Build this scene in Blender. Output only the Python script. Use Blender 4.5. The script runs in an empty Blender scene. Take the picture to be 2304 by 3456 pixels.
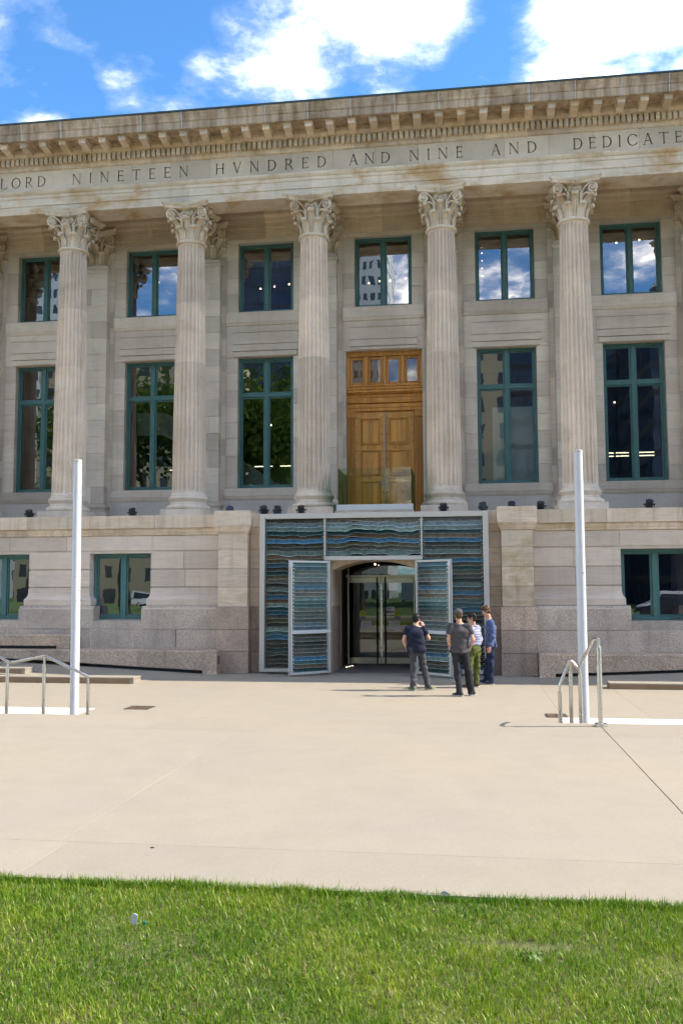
import bpy, math, random
import numpy as np
from mathutils import Vector, Matrix
random.seed(7)
SC = bpy.context.scene
COL = SC.collection

# ------------------------------------------------------------------ camera
YAW, PITCH, ROLL = 0.14059, 0.08401, -0.00362
CAM = Vector((4.32031, -25.02849, 2.22149))
cd = bpy.data.cameras.new('camera')
cd.sensor_fit = 'VERTICAL'
cd.sensor_height = 36.0
cd.sensor_width = 24.0
cd.lens = 36.0 * 3046.277 / 3456.0
cd.clip_start = 0.05
cd.clip_end = 3000
cam = bpy.data.objects.new('camera', cd)
COL.objects.link(cam)
_F = Vector((-math.sin(YAW) * math.cos(PITCH), math.cos(YAW) * math.cos(PITCH), math.sin(PITCH)))
_R = Vector((math.cos(YAW), math.sin(YAW), 0))
_U = _R.cross(_F)
_R2 = _R * math.cos(ROLL) + _U * math.sin(ROLL)
_U2 = _U * math.cos(ROLL) - _R * math.sin(ROLL)
cam.matrix_world = Matrix(((_R2.x, _U2.x, -_F.x, CAM.x), (_R2.y, _U2.y, -_F.y, CAM.y), (_R2.z, _U2.z, -_F.z, CAM.z), (0, 0, 0, 1)))
SC.camera = cam

# ------------------------------------------------------------------ sun, sky, exposure
SUN_EL, SUN_AZ = math.radians(42.0), math.radians(7.8)      # azimuth measured from +X towards +Y
SUN_DIR = Vector((math.cos(SUN_EL) * math.cos(SUN_AZ), math.cos(SUN_EL) * math.sin(SUN_AZ), math.sin(SUN_EL)))
sd = bpy.data.lights.new('sun', 'SUN')
sd.energy = 2.1
sd.angle = math.radians(0.53)
sd.color = (1.0, 0.90, 0.77)
sun = bpy.data.objects.new('sun', sd)
COL.objects.link(sun)
sun.rotation_euler = SUN_DIR.to_track_quat('Z', 'Y').to_euler()
sun.location = (40, 6, 40)
SKY_STRENGTH = 0.15
SC.view_settings.view_transform = 'Standard'
SC.view_settings.look = 'None'
SC.view_settings.exposure = 2.03
SC.view_settings.gamma = 1.0
SC.view_settings.use_curve_mapping = False
SC.cycles.use_denoising = True
SC.cycles.use_adaptive_sampling = True
SC.cycles.adaptive_threshold = 0.03
SC.cycles.adaptive_min_samples = 16
SC.cycles.max_bounces = 6
SC.cycles.diffuse_bounces = 3
SC.cycles.glossy_bounces = 3
SC.cycles.transparent_max_bounces = 8
SC.cycles.sample_clamp_indirect = 6.0
SC.cycles.caustics_reflective = False
SC.cycles.caustics_refractive = False


class G:
    """short-hand for building node trees"""
    def __init__(self, nt):
        self.nt = nt
        nt.nodes.clear()

    def add(self, t, ins=None, **props):
        n = self.nt.nodes.new(t)
        for k, v in props.items():
            setattr(n, k, v)
        for k, v in (ins or {}).items():
            self.set(n.inputs[k], v)
        return n

    def set(self, sock, v):
        if isinstance(v, bpy.types.NodeSocket):
            self.nt.links.new(v, sock)
        else:
            if isinstance(v, (tuple, list)) and len(v) == 3 and sock.type == 'RGBA':
                v = (*v, 1)
            sock.default_value = v

    def pos(self):
        return self.add('ShaderNodeNewGeometry').outputs['Position']

    def mp(self, vec, scale=(1, 1, 1), loc=(0, 0, 0), rot=(0, 0, 0)):
        return self.add('ShaderNodeMapping', {'Vector': vec, 'Scale': scale, 'Location': loc, 'Rotation': rot}).outputs[0]

    def noise(self, vec, scale, detail=4.0, rough=0.55, dist=0.0, color=False):
        n = self.add('ShaderNodeTexNoise', {'Vector': vec, 'Scale': scale, 'Detail': detail, 'Roughness': rough, 'Distortion': dist})
        return n.outputs['Color' if color else 'Fac']

    def ramp(self, fac, stops, interp='LINEAR'):
        n = self.add('ShaderNodeValToRGB', {'Fac': fac})
        cr = n.color_ramp
        cr.interpolation = interp
        while len(cr.elements) < len(stops):
            cr.elements.new(0.5)
        for e, (p, c) in zip(cr.elements, stops):
            e.position = p
            e.color = (c, c, c, 1) if isinstance(c, (int, float)) else (*c, 1)
        return n.outputs['Color']

    def mix(self, fac, a, b, blend='MIX'):
        n = self.add('ShaderNodeMix', data_type='RGBA', blend_type=blend)
        self.set(n.inputs[0], fac)
        self.set(n.inputs[6], a)
        self.set(n.inputs[7], b)
        return n.outputs[2]

    def math(self, op, a, b=0.0, c=0.0, clamp=False):
        n = self.add('ShaderNodeMath', operation=op, use_clamp=clamp)
        self.set(n.inputs[0], a)
        self.set(n.inputs[1], b)
        self.set(n.inputs[2], c)
        return n.outputs[0]

    def vmath(self, op, a, b=(0, 0, 0)):
        n = self.add('ShaderNodeVectorMath', operation=op)
        self.set(n.inputs[0], a)
        self.set(n.inputs[1], b)
        return n

    def bump(self, h, strength=0.2, dist=0.01):
        return self.add('ShaderNodeBump', {'Height': h, 'Strength': strength, 'Distance': dist}).outputs[0]


def material(name):
    m = bpy.data.materials.new(name)
    m.use_nodes = True
    return m, G(m.node_tree)


def surface(g, shader):
    o = g.add('ShaderNodeOutputMaterial')
    g.nt.links.new(shader, o.inputs['Surface'])


def principled(g, color, rough=0.8, **kw):
    n = g.add('ShaderNodeBsdfPrincipled', {'Base Color': color, 'Roughness': rough})
    for k, v in kw.items():
        g.set(n.inputs[k.replace('_', ' ')], v)
    surface(g, n.outputs[0])
    return n


# world: Nishita sky, its cloud cover thickened all round as added fill light
w = bpy.data.worlds.new('World')
SC.world = w
w.use_nodes = True
g = G(w.node_tree)
sky = g.add('ShaderNodeTexSky', sky_type='NISHITA')
sky.sun_disc = False
sky.sun_elevation = SUN_EL
sky.sun_rotation = math.pi / 2 - SUN_AZ
sky.altitude = 1600
sky.air_density = 1.0
sky.dust_density = 0.6
sky.ozone_density = 2.0
d = g.add('ShaderNodeTexCoord').outputs['Generated']
dn = g.vmath('NORMALIZE', d).outputs[0]
# cloud banks: clouds within the view; negative ones thin the added cover there (noise breaks them up)
BANKS = [((-.1, .83, .54), .34, -.085), ((-.134, .827, .546), .075, .13), ((-.205, .826, .529), .05, .12), ((-.080, .840, .536), .065, .11), ((-.16, .80, .578), .07, .14), ((-.06, .81, .58), .08, .14),
         ((.03, .835, .55), .035, -.16), ((.02, .86, .51), .05, -.08), ((-.05, .868, .495), .05, -.04), ((-.30, .80, .52), .09, -.10), ((-.40, .77, .50), .10, -.12), ((-.27, .77, .58), .08, -.12),
         ((.095, .842, .53), .05, .07), ((.158, .8365, .5246), .08, .12), ((.13, .853, .505), .05, .05), ((.20, .83, .53), .08, .09),
         ((-.333, .804, .4924), .022, .15), ((-.261, .826, .499), .024, .16), ((-.4035, .794, .455), .030, .15)]
cov = None
for c, s, a in BANKS:
    dist = g.vmath('DISTANCE', dn, c).outputs['Value']
    q = g.math('DIVIDE', dist, s)
    q = g.math('MULTIPLY', q, q)
    q = g.math('MULTIPLY', q, -1.0)
    q = g.math('EXPONENT', q)
    q = g.math('MULTIPLY', q, a)
    cov = q if cov is None else g.math('ADD', cov, q)
sep = g.add('ShaderNodeSeparateXYZ', {'Vector': dn})
zz = g.math('MAXIMUM', sep.outputs[2], 0.0)
zz = g.math('ADD', zz, 0.12)
pp = g.vmath('SCALE', dn)
inv = g.math('DIVIDE', 1.0, zz)
g.set(pp.inputs['Scale'], inv)
pv = pp.outputs[0]
n1 = g.noise(g.mp(pv, loc=(5.3, 1.7, 0)), 2.6, 9.0, 0.60, 0.25)
n2 = g.noise(g.mp(pv, loc=(3.1, 7.7, 0)), 9.0, 7.0, 0.6)
nn = g.math('ADD', g.math('MULTIPLY', n1, 0.64), g.math('MULTIPLY', n2, 0.36))
nn = g.math('ADD', g.math('MULTIPLY', g.math('SUBTRACT', nn, .5), 1.7), .5)
f = g.math('ADD', g.math('ADD', nn, cov), 0.085)  # raised offset: extra unseen cloud added to brighten the shaded front
fac = g.ramp(f, [(0.0, 0.0), (0.45, 0.0), (0.54, 0.035), (0.62, 0.13), (0.70, 0.42), (0.80, 1.0)])
shade = g.ramp(f, [(0.50, (7.0, 6.6, 6.2)), (0.64, (10.4, 9.5, 8.3)), (0.9, (11.8, 10.7, 9.3))])
skyc = g.mix(1.0, sky.outputs[0], (0.27, 0.455, 0.575), 'MULTIPLY')
up = g.ramp(sep.outputs[2], [(0.0, 0.0), (0.06, 1.0)])
fac = g.math('MULTIPLY', fac, up)
colr = g.mix(fac, skyc, shade)
bg = g.add('ShaderNodeBackground', {'Color': colr, 'Strength': SKY_STRENGTH})
wo = g.add('ShaderNodeOutputWorld')
g.nt.links.new(bg.outputs[0], wo.inputs['Surface'])

# ------------------------------------------------------------------ materials
def stone(name, c1, c2, stain=(0.30, 0.19, 0.08), stain_amt=0.35, streak=0.25, bed=0.5, grain=0.12, rough=0.88, seed=0.0, lo=.56, hi=.74, s0=.52, s1=.72):
    m, g = material(name)
    P = g.mp(g.pos(), loc=(seed, seed * 1.7, seed * .3))
    rnd = g.add('ShaderNodeObjectInfo').outputs['Random']
    base = g.mix(g.ramp(rnd, [(0.0, 0.0), (0.55, .35), (0.8, .6), (1.0, 1.0)]), c1, c2)
    rnd2 = g.math('FRACT', g.math('MULTIPLY', rnd, 37.13))
    base = g.mix(1.0, base, g.ramp(rnd2, [(0, .82), (.5, 1.0), (1, 1.06)]), 'MULTIPLY')
    broad = g.noise(P, 1.1, 6.0, 0.6)
    base = g.mix(1.0, base, g.ramp(broad, [(0.3, .86), (0.7, 1.08)]), 'MULTIPLY')
    bedn = g.noise(g.mp(P, (1.2, 1.2, 16.0)), 1.6, 5.0, 0.6, 0.6)
    base = g.mix(bed, base, g.mix(1.0, base, g.ramp(bedn, [(0.32, .78), (0.5, 1.0), (0.7, 1.08)]), 'MULTIPLY'))
    fine = g.noise(P, 70.0, 3.0, 0.7)
    base = g.mix(grain * 4, base, g.mix(1.0, base, g.ramp(fine, [(0.3, .82), (0.7, 1.1)]), 'MULTIPLY'))
    sn = g.noise(g.mp(P, (1.0, 1.0, 1.8)), 0.9, 8.0, 0.62, 0.4)
    base = g.mix(g.math('MULTIPLY', g.ramp(sn, [(lo, 0.0), (hi, 1.0)]), stain_amt), base, stain)
    st = g.noise(g.mp(P, (5.0, 5.0, 0.35)), 1.0, 5.0, 0.65)
    base = g.mix(g.math('MULTIPLY', g.ramp(st, [(s0, 0.0), (s1, 1.0)]), streak), base, g.mix(1.0, base, (0.46, 0.41, 0.34), 'MULTIPLY'))
    h = g.math('ADD', g.math('MULTIPLY', fine, 0.4), g.math('MULTIPLY', bedn, 0.7))
    p = principled(g, base, rough, Normal=g.bump(h, 0.22, 0.012))
    p.inputs['Specular IOR Level'].default_value = 0.25
    return m


def granite(name, ca, cb, cc, seed=0.0, scale=95.0, dark=0.9):
    m, g = material(name)
    P = g.mp(g.pos(), loc=(seed, seed, seed))
    rnd = g.add('ShaderNodeObjectInfo').outputs['Random']
    v = g.noise(P, scale, 2.0, 0.65)
    v2 = g.noise(P, scale * .45, 2.0, 0.6)
    base = g.ramp(v, [(0.36, ca), (0.47, cb), (0.56, cb), (0.66, cc)])
    base = g.mix(1.0, base, g.ramp(v2, [(0.34, .70), (0.5, 1.0), (0.68, 1.18)]), 'MULTIPLY')
    broad = g.noise(P, 1.4, 5.0, 0.6)
    base = g.mix(1.0, base, g.ramp(broad, [(0.3, .78), (0.7, 1.1)]), 'MULTIPLY')
    base = g.mix(1.0, base, g.ramp(rnd, [(0, (.86 * dark, .85 * dark, .86 * dark)), (1, (1.05, 1.0, .97))]), 'MULTIPLY')
    drip = g.noise(g.mp(P, (4, 4, .3)), 1.0, 4.0, .6)
    base = g.mix(g.math('MULTIPLY', g.ramp(drip, [(0.55, 0), (0.75, 1)]), .3), base, (0.12, 0.10, 0.085))
    p = principled(g, base, 0.62, Normal=g.bump(v, 0.12, 0.004))
    p.inputs['Specular IOR Level'].default_value = 0.3
    return m


def plain(name, col, rough=0.5, metal=0.0, var=0.08, scale=9.0, spec=0.5):
    m, g = material(name)
    P = g.pos()
    n = g.noise(P, scale, 5.0, 0.6)
    c = g.mix(1.0, col, g.ramp(n, [(0.3, 1 - var), (0.7, 1 + var)]), 'MULTIPLY')
    r = g.ramp(g.noise(P, scale * 3, 3, .6), [(0.3, max(0.02, rough - .06)), (0.7, min(1, rough + .08))])
    p = principled(g, c, r)
    p.inputs['Metallic'].default_value = metal
    p.inputs['Specular IOR Level'].default_value = spec
    return m


M = {}
M['lime'] = stone('limestone ashlar', (0.685, 0.562, 0.456), (0.644, 0.514, 0.410), stain=(.36, .27, .15), stain_amt=0.12, streak=.14)
M['lime_wall'] = stone('limestone portico wall', (0.751, 0.651, 0.529), (0.643, 0.538, 0.438), stain=(.36, .27, .15), stain_amt=.10, streak=.16, seed=3)
M['lime_entab'] = stone('limestone weathered entablature', (0.758, 0.622, 0.461), (0.664, 0.522, 0.371), stain=(0.40, 0.24, 0.09), stain_amt=.30, streak=.20, bed=.4, seed=8)
M['lime_cornice'] = stone('limestone dirty cornice', (0.584, 0.439, 0.304), (0.505, 0.383, 0.280), stain=(0.22, 0.14, 0.07), stain_amt=.55, streak=.80, bed=.6, seed=13, lo=.50, hi=.68, s0=.42, s1=.64)
M['lime_ochre'] = stone('limestone ochre cornice bed', (0.783, 0.621, 0.448), (0.699, 0.577, 0.476), stain=(0.42, 0.26, 0.08), stain_amt=.55, streak=.40, bed=.4, seed=17, lo=.48, hi=.66, s0=.47, s1=.68)
M['lime_frieze'] = stone('limestone pale frieze', (0.744, 0.620, 0.475), (0.614, 0.508, 0.400), stain=(0.40, 0.30, 0.18), stain_amt=.12, streak=.08, bed=.25, seed=21)
M['lime_rust'] = stone('limestone architrave with rust runs', (0.799, 0.687, 0.551), (0.732, 0.625, 0.496), stain=(0.44, 0.24, 0.06), stain_amt=.75, streak=.28, bed=.4, seed=5.0, lo=.49, hi=.66)
M['lime_col'] = stone('limestone column', (0.838, 0.694, 0.551), (0.782, 0.631, 0.497), stain=(.42, .31, .19), stain_amt=.28, streak=.30, bed=.15, seed=31, lo=.52, hi=.70, s0=.48, s1=.68)
M['lime_cap'] = stone('limestone carved capital', (0.757, 0.631, 0.484), (0.718, 0.590, 0.442), stain=(0.40, 0.24, 0.09), stain_amt=.55, streak=.40, bed=.1, seed=41, lo=.50, hi=.66)
M['lime_pier'] = stone('limestone stained pier', (0.711, 0.578, 0.440), (0.647, 0.508, 0.377), stain=(0.36, 0.24, 0.09), stain_amt=.6, streak=.35, bed=.8, seed=51, lo=.50, hi=.68)
M['lime_cope'] = stone('limestone coping', (0.730, 0.590, 0.442), (0.691, 0.559, 0.422), stain=(0.40, 0.26, 0.10), stain_amt=.45, streak=.45, bed=.4, seed=61, lo=.52, hi=.70, s0=.48, s1=.68)
M['patina'] = stone('dirt filled lettering', (0.36, 0.30, 0.24), (0.34, 0.28, 0.22), stain_amt=.1, streak=.1, seed=71)
M['mortar'] = plain('pale mortar', (0.56, 0.51, 0.45), .95, 0, .06, 12)
M['granite'] = granite('pink grey granite', (0.187, 0.153, 0.127), (0.588, 0.494, 0.405), (0.878, 0.753, 0.622))
M['granite_dark'] = granite('weathered brown granite', (0.178, 0.131, 0.105), (0.595, 0.449, 0.346), (0.911, 0.731, 0.564), seed=9, dark=.8)
M['granite_bench'] = granite('speckled grey granite', (0.155, 0.117, 0.087), (0.597, 0.447, 0.323), (1.078, 0.883, 0.699), seed=4, scale=60)
M['white_terrazzo'] = granite('white granite chips', (0.62, 0.62, 0.63), (0.80, 0.80, 0.80), (0.86, 0.86, 0.86), seed=6, scale=40, dark=1)
M['teal'] = plain('teal window paint', (0.065, 0.165, 0.155), .42, 0, .10, 5)
M['alu'] = plain('brushed aluminium', (0.54, 0.505, 0.45), .45, .15, .05, 14)
M['alu_white'] = plain('pale anodised aluminium', (0.56, 0.55, 0.53), .35, .15, .02, 12)
M['steel'] = plain('stainless steel', (0.62, 0.60, 0.56), .24, 1.0, .01, 2)
M['bronze'] = plain('brass trimmed steel', (0.44, 0.40, 0.31), .30, 1.0, .08, 15)
M['dark_metal'] = plain('dark metal', (0.03, 0.03, 0.032), .4, .6, .1, 10)
M['black_plastic'] = plain('black stage light housing', (0.018, 0.019, 0.022), .45, 0, .15, 30)
M['lens'] = plain('dark lens glass', (0.03, 0.04, 0.06), .06, 0, .05, 5)
M['pole'] = plain('white enamelled pole', (0.60, 0.60, 0.62), .34, .0, .01, .5)
M['copper'] = plain('dark green roof edge', (0.03, 0.06, 0.06), .5, .2, .2, 6)
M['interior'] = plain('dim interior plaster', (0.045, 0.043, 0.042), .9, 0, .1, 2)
M['interior_pale'] = plain('pale green interior screen', (0.74, 0.80, 0.70), .8, 0, .05, 2)
M['blind'] = plain('dark roller blind', (0.016, 0.014, 0.013), .9, 0, .05, 3)
M['lead'] = plain('grey sealant joint', (0.46, 0.49, 0.52), .7, 0, .1, 20)
M['notice'] = plain('white paper', (0.86, 0.85, 0.88), .8, 0, .03, 12)
M['ink'] = plain('black ink', (0.03, 0.03, 0.03), .8, 0, .02, 5)
M['sticker'] = plain('yellow sticker', (0.62, 0.60, 0.05), .5, 0, .03, 9)
M['sticker_blue'] = plain('violet sticker', (0.20, 0.17, 0.36), .5, 0, .03, 9)
M['brown_riser'] = plain('brown stained step riser', (0.25, 0.165, 0.095), .85, 0, .16, 3)
M['cable'] = plain('black cable', (0.012, 0.012, 0.012), .6, 0, .1, 10)


def wood(name, c1, c2):
    m, g = material(name)
    P = g.pos()
    rnd = g.add('ShaderNodeObjectInfo').outputs['Random']
    gr = g.noise(g.mp(P, (26, 26, 1.1)), 1.0, 7.0, .65, .6)
    bl = g.noise(g.mp(P, (9, 9, .22)), 1.0, 2.0, .5)
    c = g.mix(g.ramp(gr, [(0.3, 0), (.7, 1)]), c1, c2)
    c = g.mix(1.0, c, g.ramp(bl, [(0.3, .80), (.7, 1.15)]), 'MULTIPLY')
    c = g.mix(1.0, c, g.ramp(rnd, [(0, .88), (1, 1.08)]), 'MULTIPLY')
    p = principled(g, c, 0.42, Normal=g.bump(gr, .1, .004))
    p.inputs['Specular IOR Level'].default_value = .4
    return m


M['wood'] = wood('varnished oak', (0.692, 0.343, 0.082), (0.535, 0.242, 0.047))
M['wood_dark'] = wood('varnished oak mouldings', (0.640, 0.294, 0.056), (0.448, 0.181, 0.030))


def concrete(name, c, warm):
    m, g = material(name)
    P = g.pos()
    rnd = g.add('ShaderNodeObjectInfo').outputs['Random']
    b = g.noise(P, .35, 6, .6)
    s = g.noise(P, 2.3, 7, .65)
    f = g.noise(P, 55, 3, .7)
    f2 = g.noise(P, 220, 2, .6)
    base = g.mix(g.ramp(b, [(0.35, 0), (.65, 1)]), c, warm)
    base = g.mix(1.0, base, g.ramp(rnd, [(0, .96), (1, 1.03)]), 'MULTIPLY')
    base = g.mix(1.0, base, g.ramp(s, [(0.3, .95), (.55, 1.0), (.75, 1.02)]), 'MULTIPLY')
    base = g.mix(.8, base, g.mix(1.0, base, g.ramp(f, [(0.3, .90), (.7, 1.06)]), 'MULTIPLY'))
    base = g.mix(.6, base, g.mix(1.0, base, g.ramp(f2, [(0.3, .86), (.7, 1.08)]), 'MULTIPLY'))
    wv = g.noise(g.mp(P, (.5, 2.2, 1)), 1.0, 6, .65, .8)
    base = g.mix(g.math('MULTIPLY', g.ramp(wv, [(.56, 0), (.76, 1)]), .10), base, g.mix(1.0, base, (.72, .70, .68), 'MULTIPLY'))
    sp = g.add('ShaderNodeTexVoronoi', {'Vector': P, 'Scale': 1.7})
    spot = g.ramp(g.math('ADD', sp.outputs['Distance'], g.math('MULTIPLY', f, .02)), [(0.0, 1), (.035, 1), (.05, 0)])
    base = g.mix(g.math('MULTIPLY', spot, .35), base, (0.22, 0.19, 0.16))
    principled(g, base, .85, Normal=g.bump(f, .15, .004)).inputs['Specular IOR Level'].default_value = .25
    return m


M['concrete'] = concrete('broom finished concrete', (0.313, 0.280, 0.225), (0.335, 0.291, 0.222))
M['concrete_dark'] = concrete('grey entrance floor', (0.20, 0.19, 0.18), (0.22, 0.20, 0.18))
M['joint'] = plain('dusty joint filler', (0.36, 0.31, 0.25), .95, 0, .2, 6)


def glass(name, refl=0.26, tint=(0.55, 0.60, 0.60), wav=0.0016, fr=.6):
    """window pane: a coated mirror-like front over a see-through pane"""
    m, g = material(name)
    P = g.pos()
    rnd = g.add('ShaderNodeObjectInfo').outputs['Random']
    off = g.add('ShaderNodeCombineXYZ', {'X': g.math('MULTIPLY', rnd, 50.0), 'Y': rnd, 'Z': g.math('MULTIPLY', rnd, 23.0)}).outputs[0]
    Q = g.vmath('ADD', P, off).outputs[0]
    n = g.noise(g.mp(Q, (1.0, 1.0, .6)), 1.5, 2.0, .4)
    bm = g.bump(n, 1.0, wav * 0.9)
    gl = g.add('ShaderNodeBsdfGlossy', {'Color': (.95, .97, 1.0, 1), 'Roughness': 0.0, 'Normal': bm})
    tr = g.add('ShaderNodeBsdfTransparent', {'Color': (*tint, 1)})
    lw = g.add('ShaderNodeLayerWeight', {'Blend': .25})
    fac = g.math('ADD', refl, g.math('MULTIPLY', lw.outputs['Fresnel'], fr), clamp=True)
    mx = g.add('ShaderNodeMixShader', {0: fac, 1: tr.outputs[0], 2: gl.outputs[0]})
    surface(g, mx.outputs[0])
    return m


M['glass'] = glass('coated window glass')
M['glass_door'] = glass('entrance door glass', .09, (.5, .52, .5), .0006)
M['glass_clear'] = glass('clear balustrade glass', .015, (.88, .91, .78), .0006, .25)
M['glass_green'] = glass('green tinted glass edge', .03, (.45, .60, .50), .0005, .3)


def slat_material():
    m, g = material('painted louvre glass')
    oi = g.add('ShaderNodeObjectInfo')
    tc = g.add('ShaderNodeTexCoord').outputs['Generated']
    P = g.pos()
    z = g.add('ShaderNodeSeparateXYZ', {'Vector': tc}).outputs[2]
    n = g.noise(g.mp(P, (2.2, 2.2, 9)), 1.4, 7, .68, 1.2)
    n2 = g.noise(g.mp(P, (7, 7, 10)), 1.4, 5, .7, .5)
    c = oi.outputs['Color']
    dark = g.mix(1.0, c, (.30, .30, .28), 'MULTIPLY')
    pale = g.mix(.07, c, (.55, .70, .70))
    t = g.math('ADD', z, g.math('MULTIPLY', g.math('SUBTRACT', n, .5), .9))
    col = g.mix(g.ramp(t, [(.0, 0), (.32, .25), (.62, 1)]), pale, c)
    col = g.mix(g.math('MULTIPLY', g.ramp(n2, [(.42, 0), (.66, 1)]), .75), col, dark)
    col = g.mix(g.math('MULTIPLY', g.ramp(n, [(.56, 0), (.70, 1)]), .5), col, (.10, .085, .065))
    p = principled(g, col, .12)
    p.inputs['Specular IOR Level'].default_value = .22
    p.inputs['Coat Weight'].default_value = .0
    p.inputs['Coat Roughness'].default_value = .03
    return m


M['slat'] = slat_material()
m, g = material('polished edge with painted gleam')
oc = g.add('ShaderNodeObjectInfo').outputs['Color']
ec = g.mix(.30, g.mix(1.0, oc, (3.2, 3.4, 3.6), 'MULTIPLY'), (.50, .58, .57))  # paler than the slat: caught light painted into the edge colour
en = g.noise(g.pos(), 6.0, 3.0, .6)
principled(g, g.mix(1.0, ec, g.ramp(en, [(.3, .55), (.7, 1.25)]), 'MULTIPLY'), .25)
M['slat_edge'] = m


def emit(name, col, s):
    m, g = material(name)
    surface(g, g.add('ShaderNodeEmission', {'Color': (*col, 1), 'Strength': s}).outputs[0])
    return m


M['lamp_warm'] = emit('lit globe lamp', (1.0, .80, .50), 1.4)
M['lamp_tube'] = emit('lit tube lamp', (1.0, .93, .62), .9)

# ------------------------------------------------------------------ geometry helpers
WL = {}


def tag(o, label=None, cat=None, group=None, kind=None):
    for k, v in (('label', label), ('category', cat), ('group', group), ('kind', kind)):
        if v:
            o[k] = v
    return o


def link(name, me, parent=None, loc=(0, 0, 0), rot=None, scale=None):
    o = bpy.data.objects.new(name, me)
    COL.objects.link(o)
    if parent is not None:
        o.parent = parent
        o.matrix_parent_inverse = Matrix.Translation(-WL[parent.name])
    o.location = loc
    if rot is not None:
        o.rotation_euler = rot
    if scale is not None:
        o.scale = scale
    WL[o.name] = Vector(loc)
    return o


def thing(name, label, cat, loc=(0, 0, 0), group=None, parent=None):
    o = link(name, None, parent, loc)
    o.empty_display_size = .2
    return tag(o, label, cat, group)


class MB:
    def __init__(self):
        self.v, self.f, self.m = [], [], []

    def face(self, idx, m=0):
        self.f.append(tuple(idx))
        self.m.append(m)

    def quadbox(self, p, m=0):
        """p: 8 points, bottom ring (4) then top ring (4), both counter-clockwise seen from above"""
        b = len(self.v)
        self.v += [tuple(q) for q in p]
        for a in ((3, 2, 1, 0), (4, 5, 6, 7), (0, 1, 5, 4), (1, 2, 6, 5), (2, 3, 7, 6), (3, 0, 4, 7)):
            self.face([b + i for i in a], m)

    def box(self, x0, x1, y0, y1, z0, z1, m=0):
        self.quadbox([(x0, y0, z0), (x1, y0, z0), (x1, y1, z0), (x0, y1, z0), (x0, y0, z1), (x1, y0, z1), (x1, y1, z1), (x0, y1, z1)], m)
        return self

    def rings(self, rings, m=0, cap=True, closed=True):
        b = len(self.v)
        n = len(rings[0])
        for r in rings:
            self.v += [tuple(p) for p in r]
        for i in range(len(rings) - 1):
            for j in range(n if closed else n - 1):
                k = (j + 1) % n
                self.face((b + i * n + j, b + i * n + k, b + (i + 1) * n + k, b + (i + 1) * n + j), m)
        if cap and closed:
            self.face([b + j for j in range(n)][::-1], m)
            self.face([b + (len(rings) - 1) * n + j for j in range(n)], m)
        return self

    def frustum(self, x0, x1, y0, y1, prof, m=0):
        """solid whose plan grows by o at each (o, z) of prof: a swept, mitred moulding (front and both ends)"""
        return self.rings([[(x0 - o, y0 - o, z), (x1 + o, y0 - o, z), (x1 + o, y1, z), (x0 - o, y1, z)] for o, z in prof], m)

    def cbox(self, x0, x1, y0, y1, z0, z1, c=.01, m=0):
        """box with all edges eased"""
        b = []
        for z, i in ((z0, c), (z0 + c, 0), (z1 - c, 0), (z1, c)):
            b.append([(x0 + i + (c if not i else 0), y0 + i, z), (x1 - i - (c if not i else 0), y0 + i, z), (x1 - i, y0 + i + (c if not i else 0), z), (x1 - i, y1 - i - (c if not i else 0), z),
                      (x1 - i - (c if not i else 0), y1 - i, z), (x0 + i + (c if not i else 0), y1 - i, z), (x0 + i, y1 - i - (c if not i else 0), z), (x0 + i, y0 + i + (c if not i else 0), z)])
        # merge duplicate corner points of the capped rings by nudging nothing: use plain 4-gons there
        r0 = [(x0 + c, y0 + c, z0), (x1 - c, y0 + c, z0), (x1 - c, y1 - c, z0), (x0 + c, y1 - c, z0)]
        r3 = [(x0 + c, y0 + c, z1), (x1 - c, y0 + c, z1), (x1 - c, y1 - c, z1), (x0 + c, y1 - c, z1)]
        s = len(self.v)
        self.v += r0 + b[1] + b[2] + r3
        self.face((s + 3, s + 2, s + 1, s), m)
        self.face((s + 20, s + 21, s + 22, s + 23), m)
        for j in range(8):
            k = (j + 1) % 8
            self.face((s + 4 + j, s + 4 + k, s + 12 + k, s + 12 + j), m)
        for q in range(4):
            a, bb = 2 * q, 2 * q + 1
            self.face((s + q, s + (q + 1) % 4, s + 4 + bb, s + 4 + a), m)
            self.face((s + 12 + a, s + 12 + bb, s + 20 + (q + 1) % 4, s + 20 + q), m)
            self.face((s + (q + 1) % 4, s + 4 + (bb + 1) % 8, s + 4 + bb), m)
            self.face((s + 20 + (q + 1) % 4, s + 12 + bb, s + 12 + (bb + 1) % 8), m)
        return self

    def lathe(self, cx, cy, prof, n=32, m=0, cap=True):
        return self.rings([[(cx + r * math.cos(2 * math.pi * j / n), cy + r * math.sin(2 * math.pi * j / n), z) for j in range(n)] for r, z in prof], m, cap)

    def tube(self, path, r, n=8, m=0, cap=True):
        """sweep of a circle along a polyline, r a number or one per point"""
        P = [Vector(p) for p in path]
        rs = r if isinstance(r, (list, tuple)) else [r] * len(P)
        rings = []
        t0 = (P[1] - P[0]).normalized()
        up = Vector((0, 0, 1)) if abs(t0.z) < .9 else Vector((1, 0, 0))
        a = t0.cross(up).normalized()
        for i, p in enumerate(P):
            t = ((P[min(i + 1, len(P) - 1)] - p).normalized() + (p - P[max(i - 1, 0)]).normalized())
            if t.length < 1e-6:
                t = t0
            t.normalize()
            a = (a - t * a.dot(t)).normalized()
            b = t.cross(a)
            rings.append([p + (a * math.cos(2 * math.pi * j / n) + b * math.sin(2 * math.pi * j / n)) * rs[i] for j in range(n)])
        return self.rings(rings, m, cap)

    def extx(self, prof, x0, x1, m=0):
        """profile [(y, z)] run along X (given clockwise seen from +X: front upward)"""
        return self.rings([[(x0, y, z) for y, z in prof], [(x1, y, z) for y, z in prof]], m)

    def exty(self, prof, y0, y1, m=0):
        return self.rings([[(x, y0, z) for x, z in prof], [(x, y1, z) for x, z in prof]], m)

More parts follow.
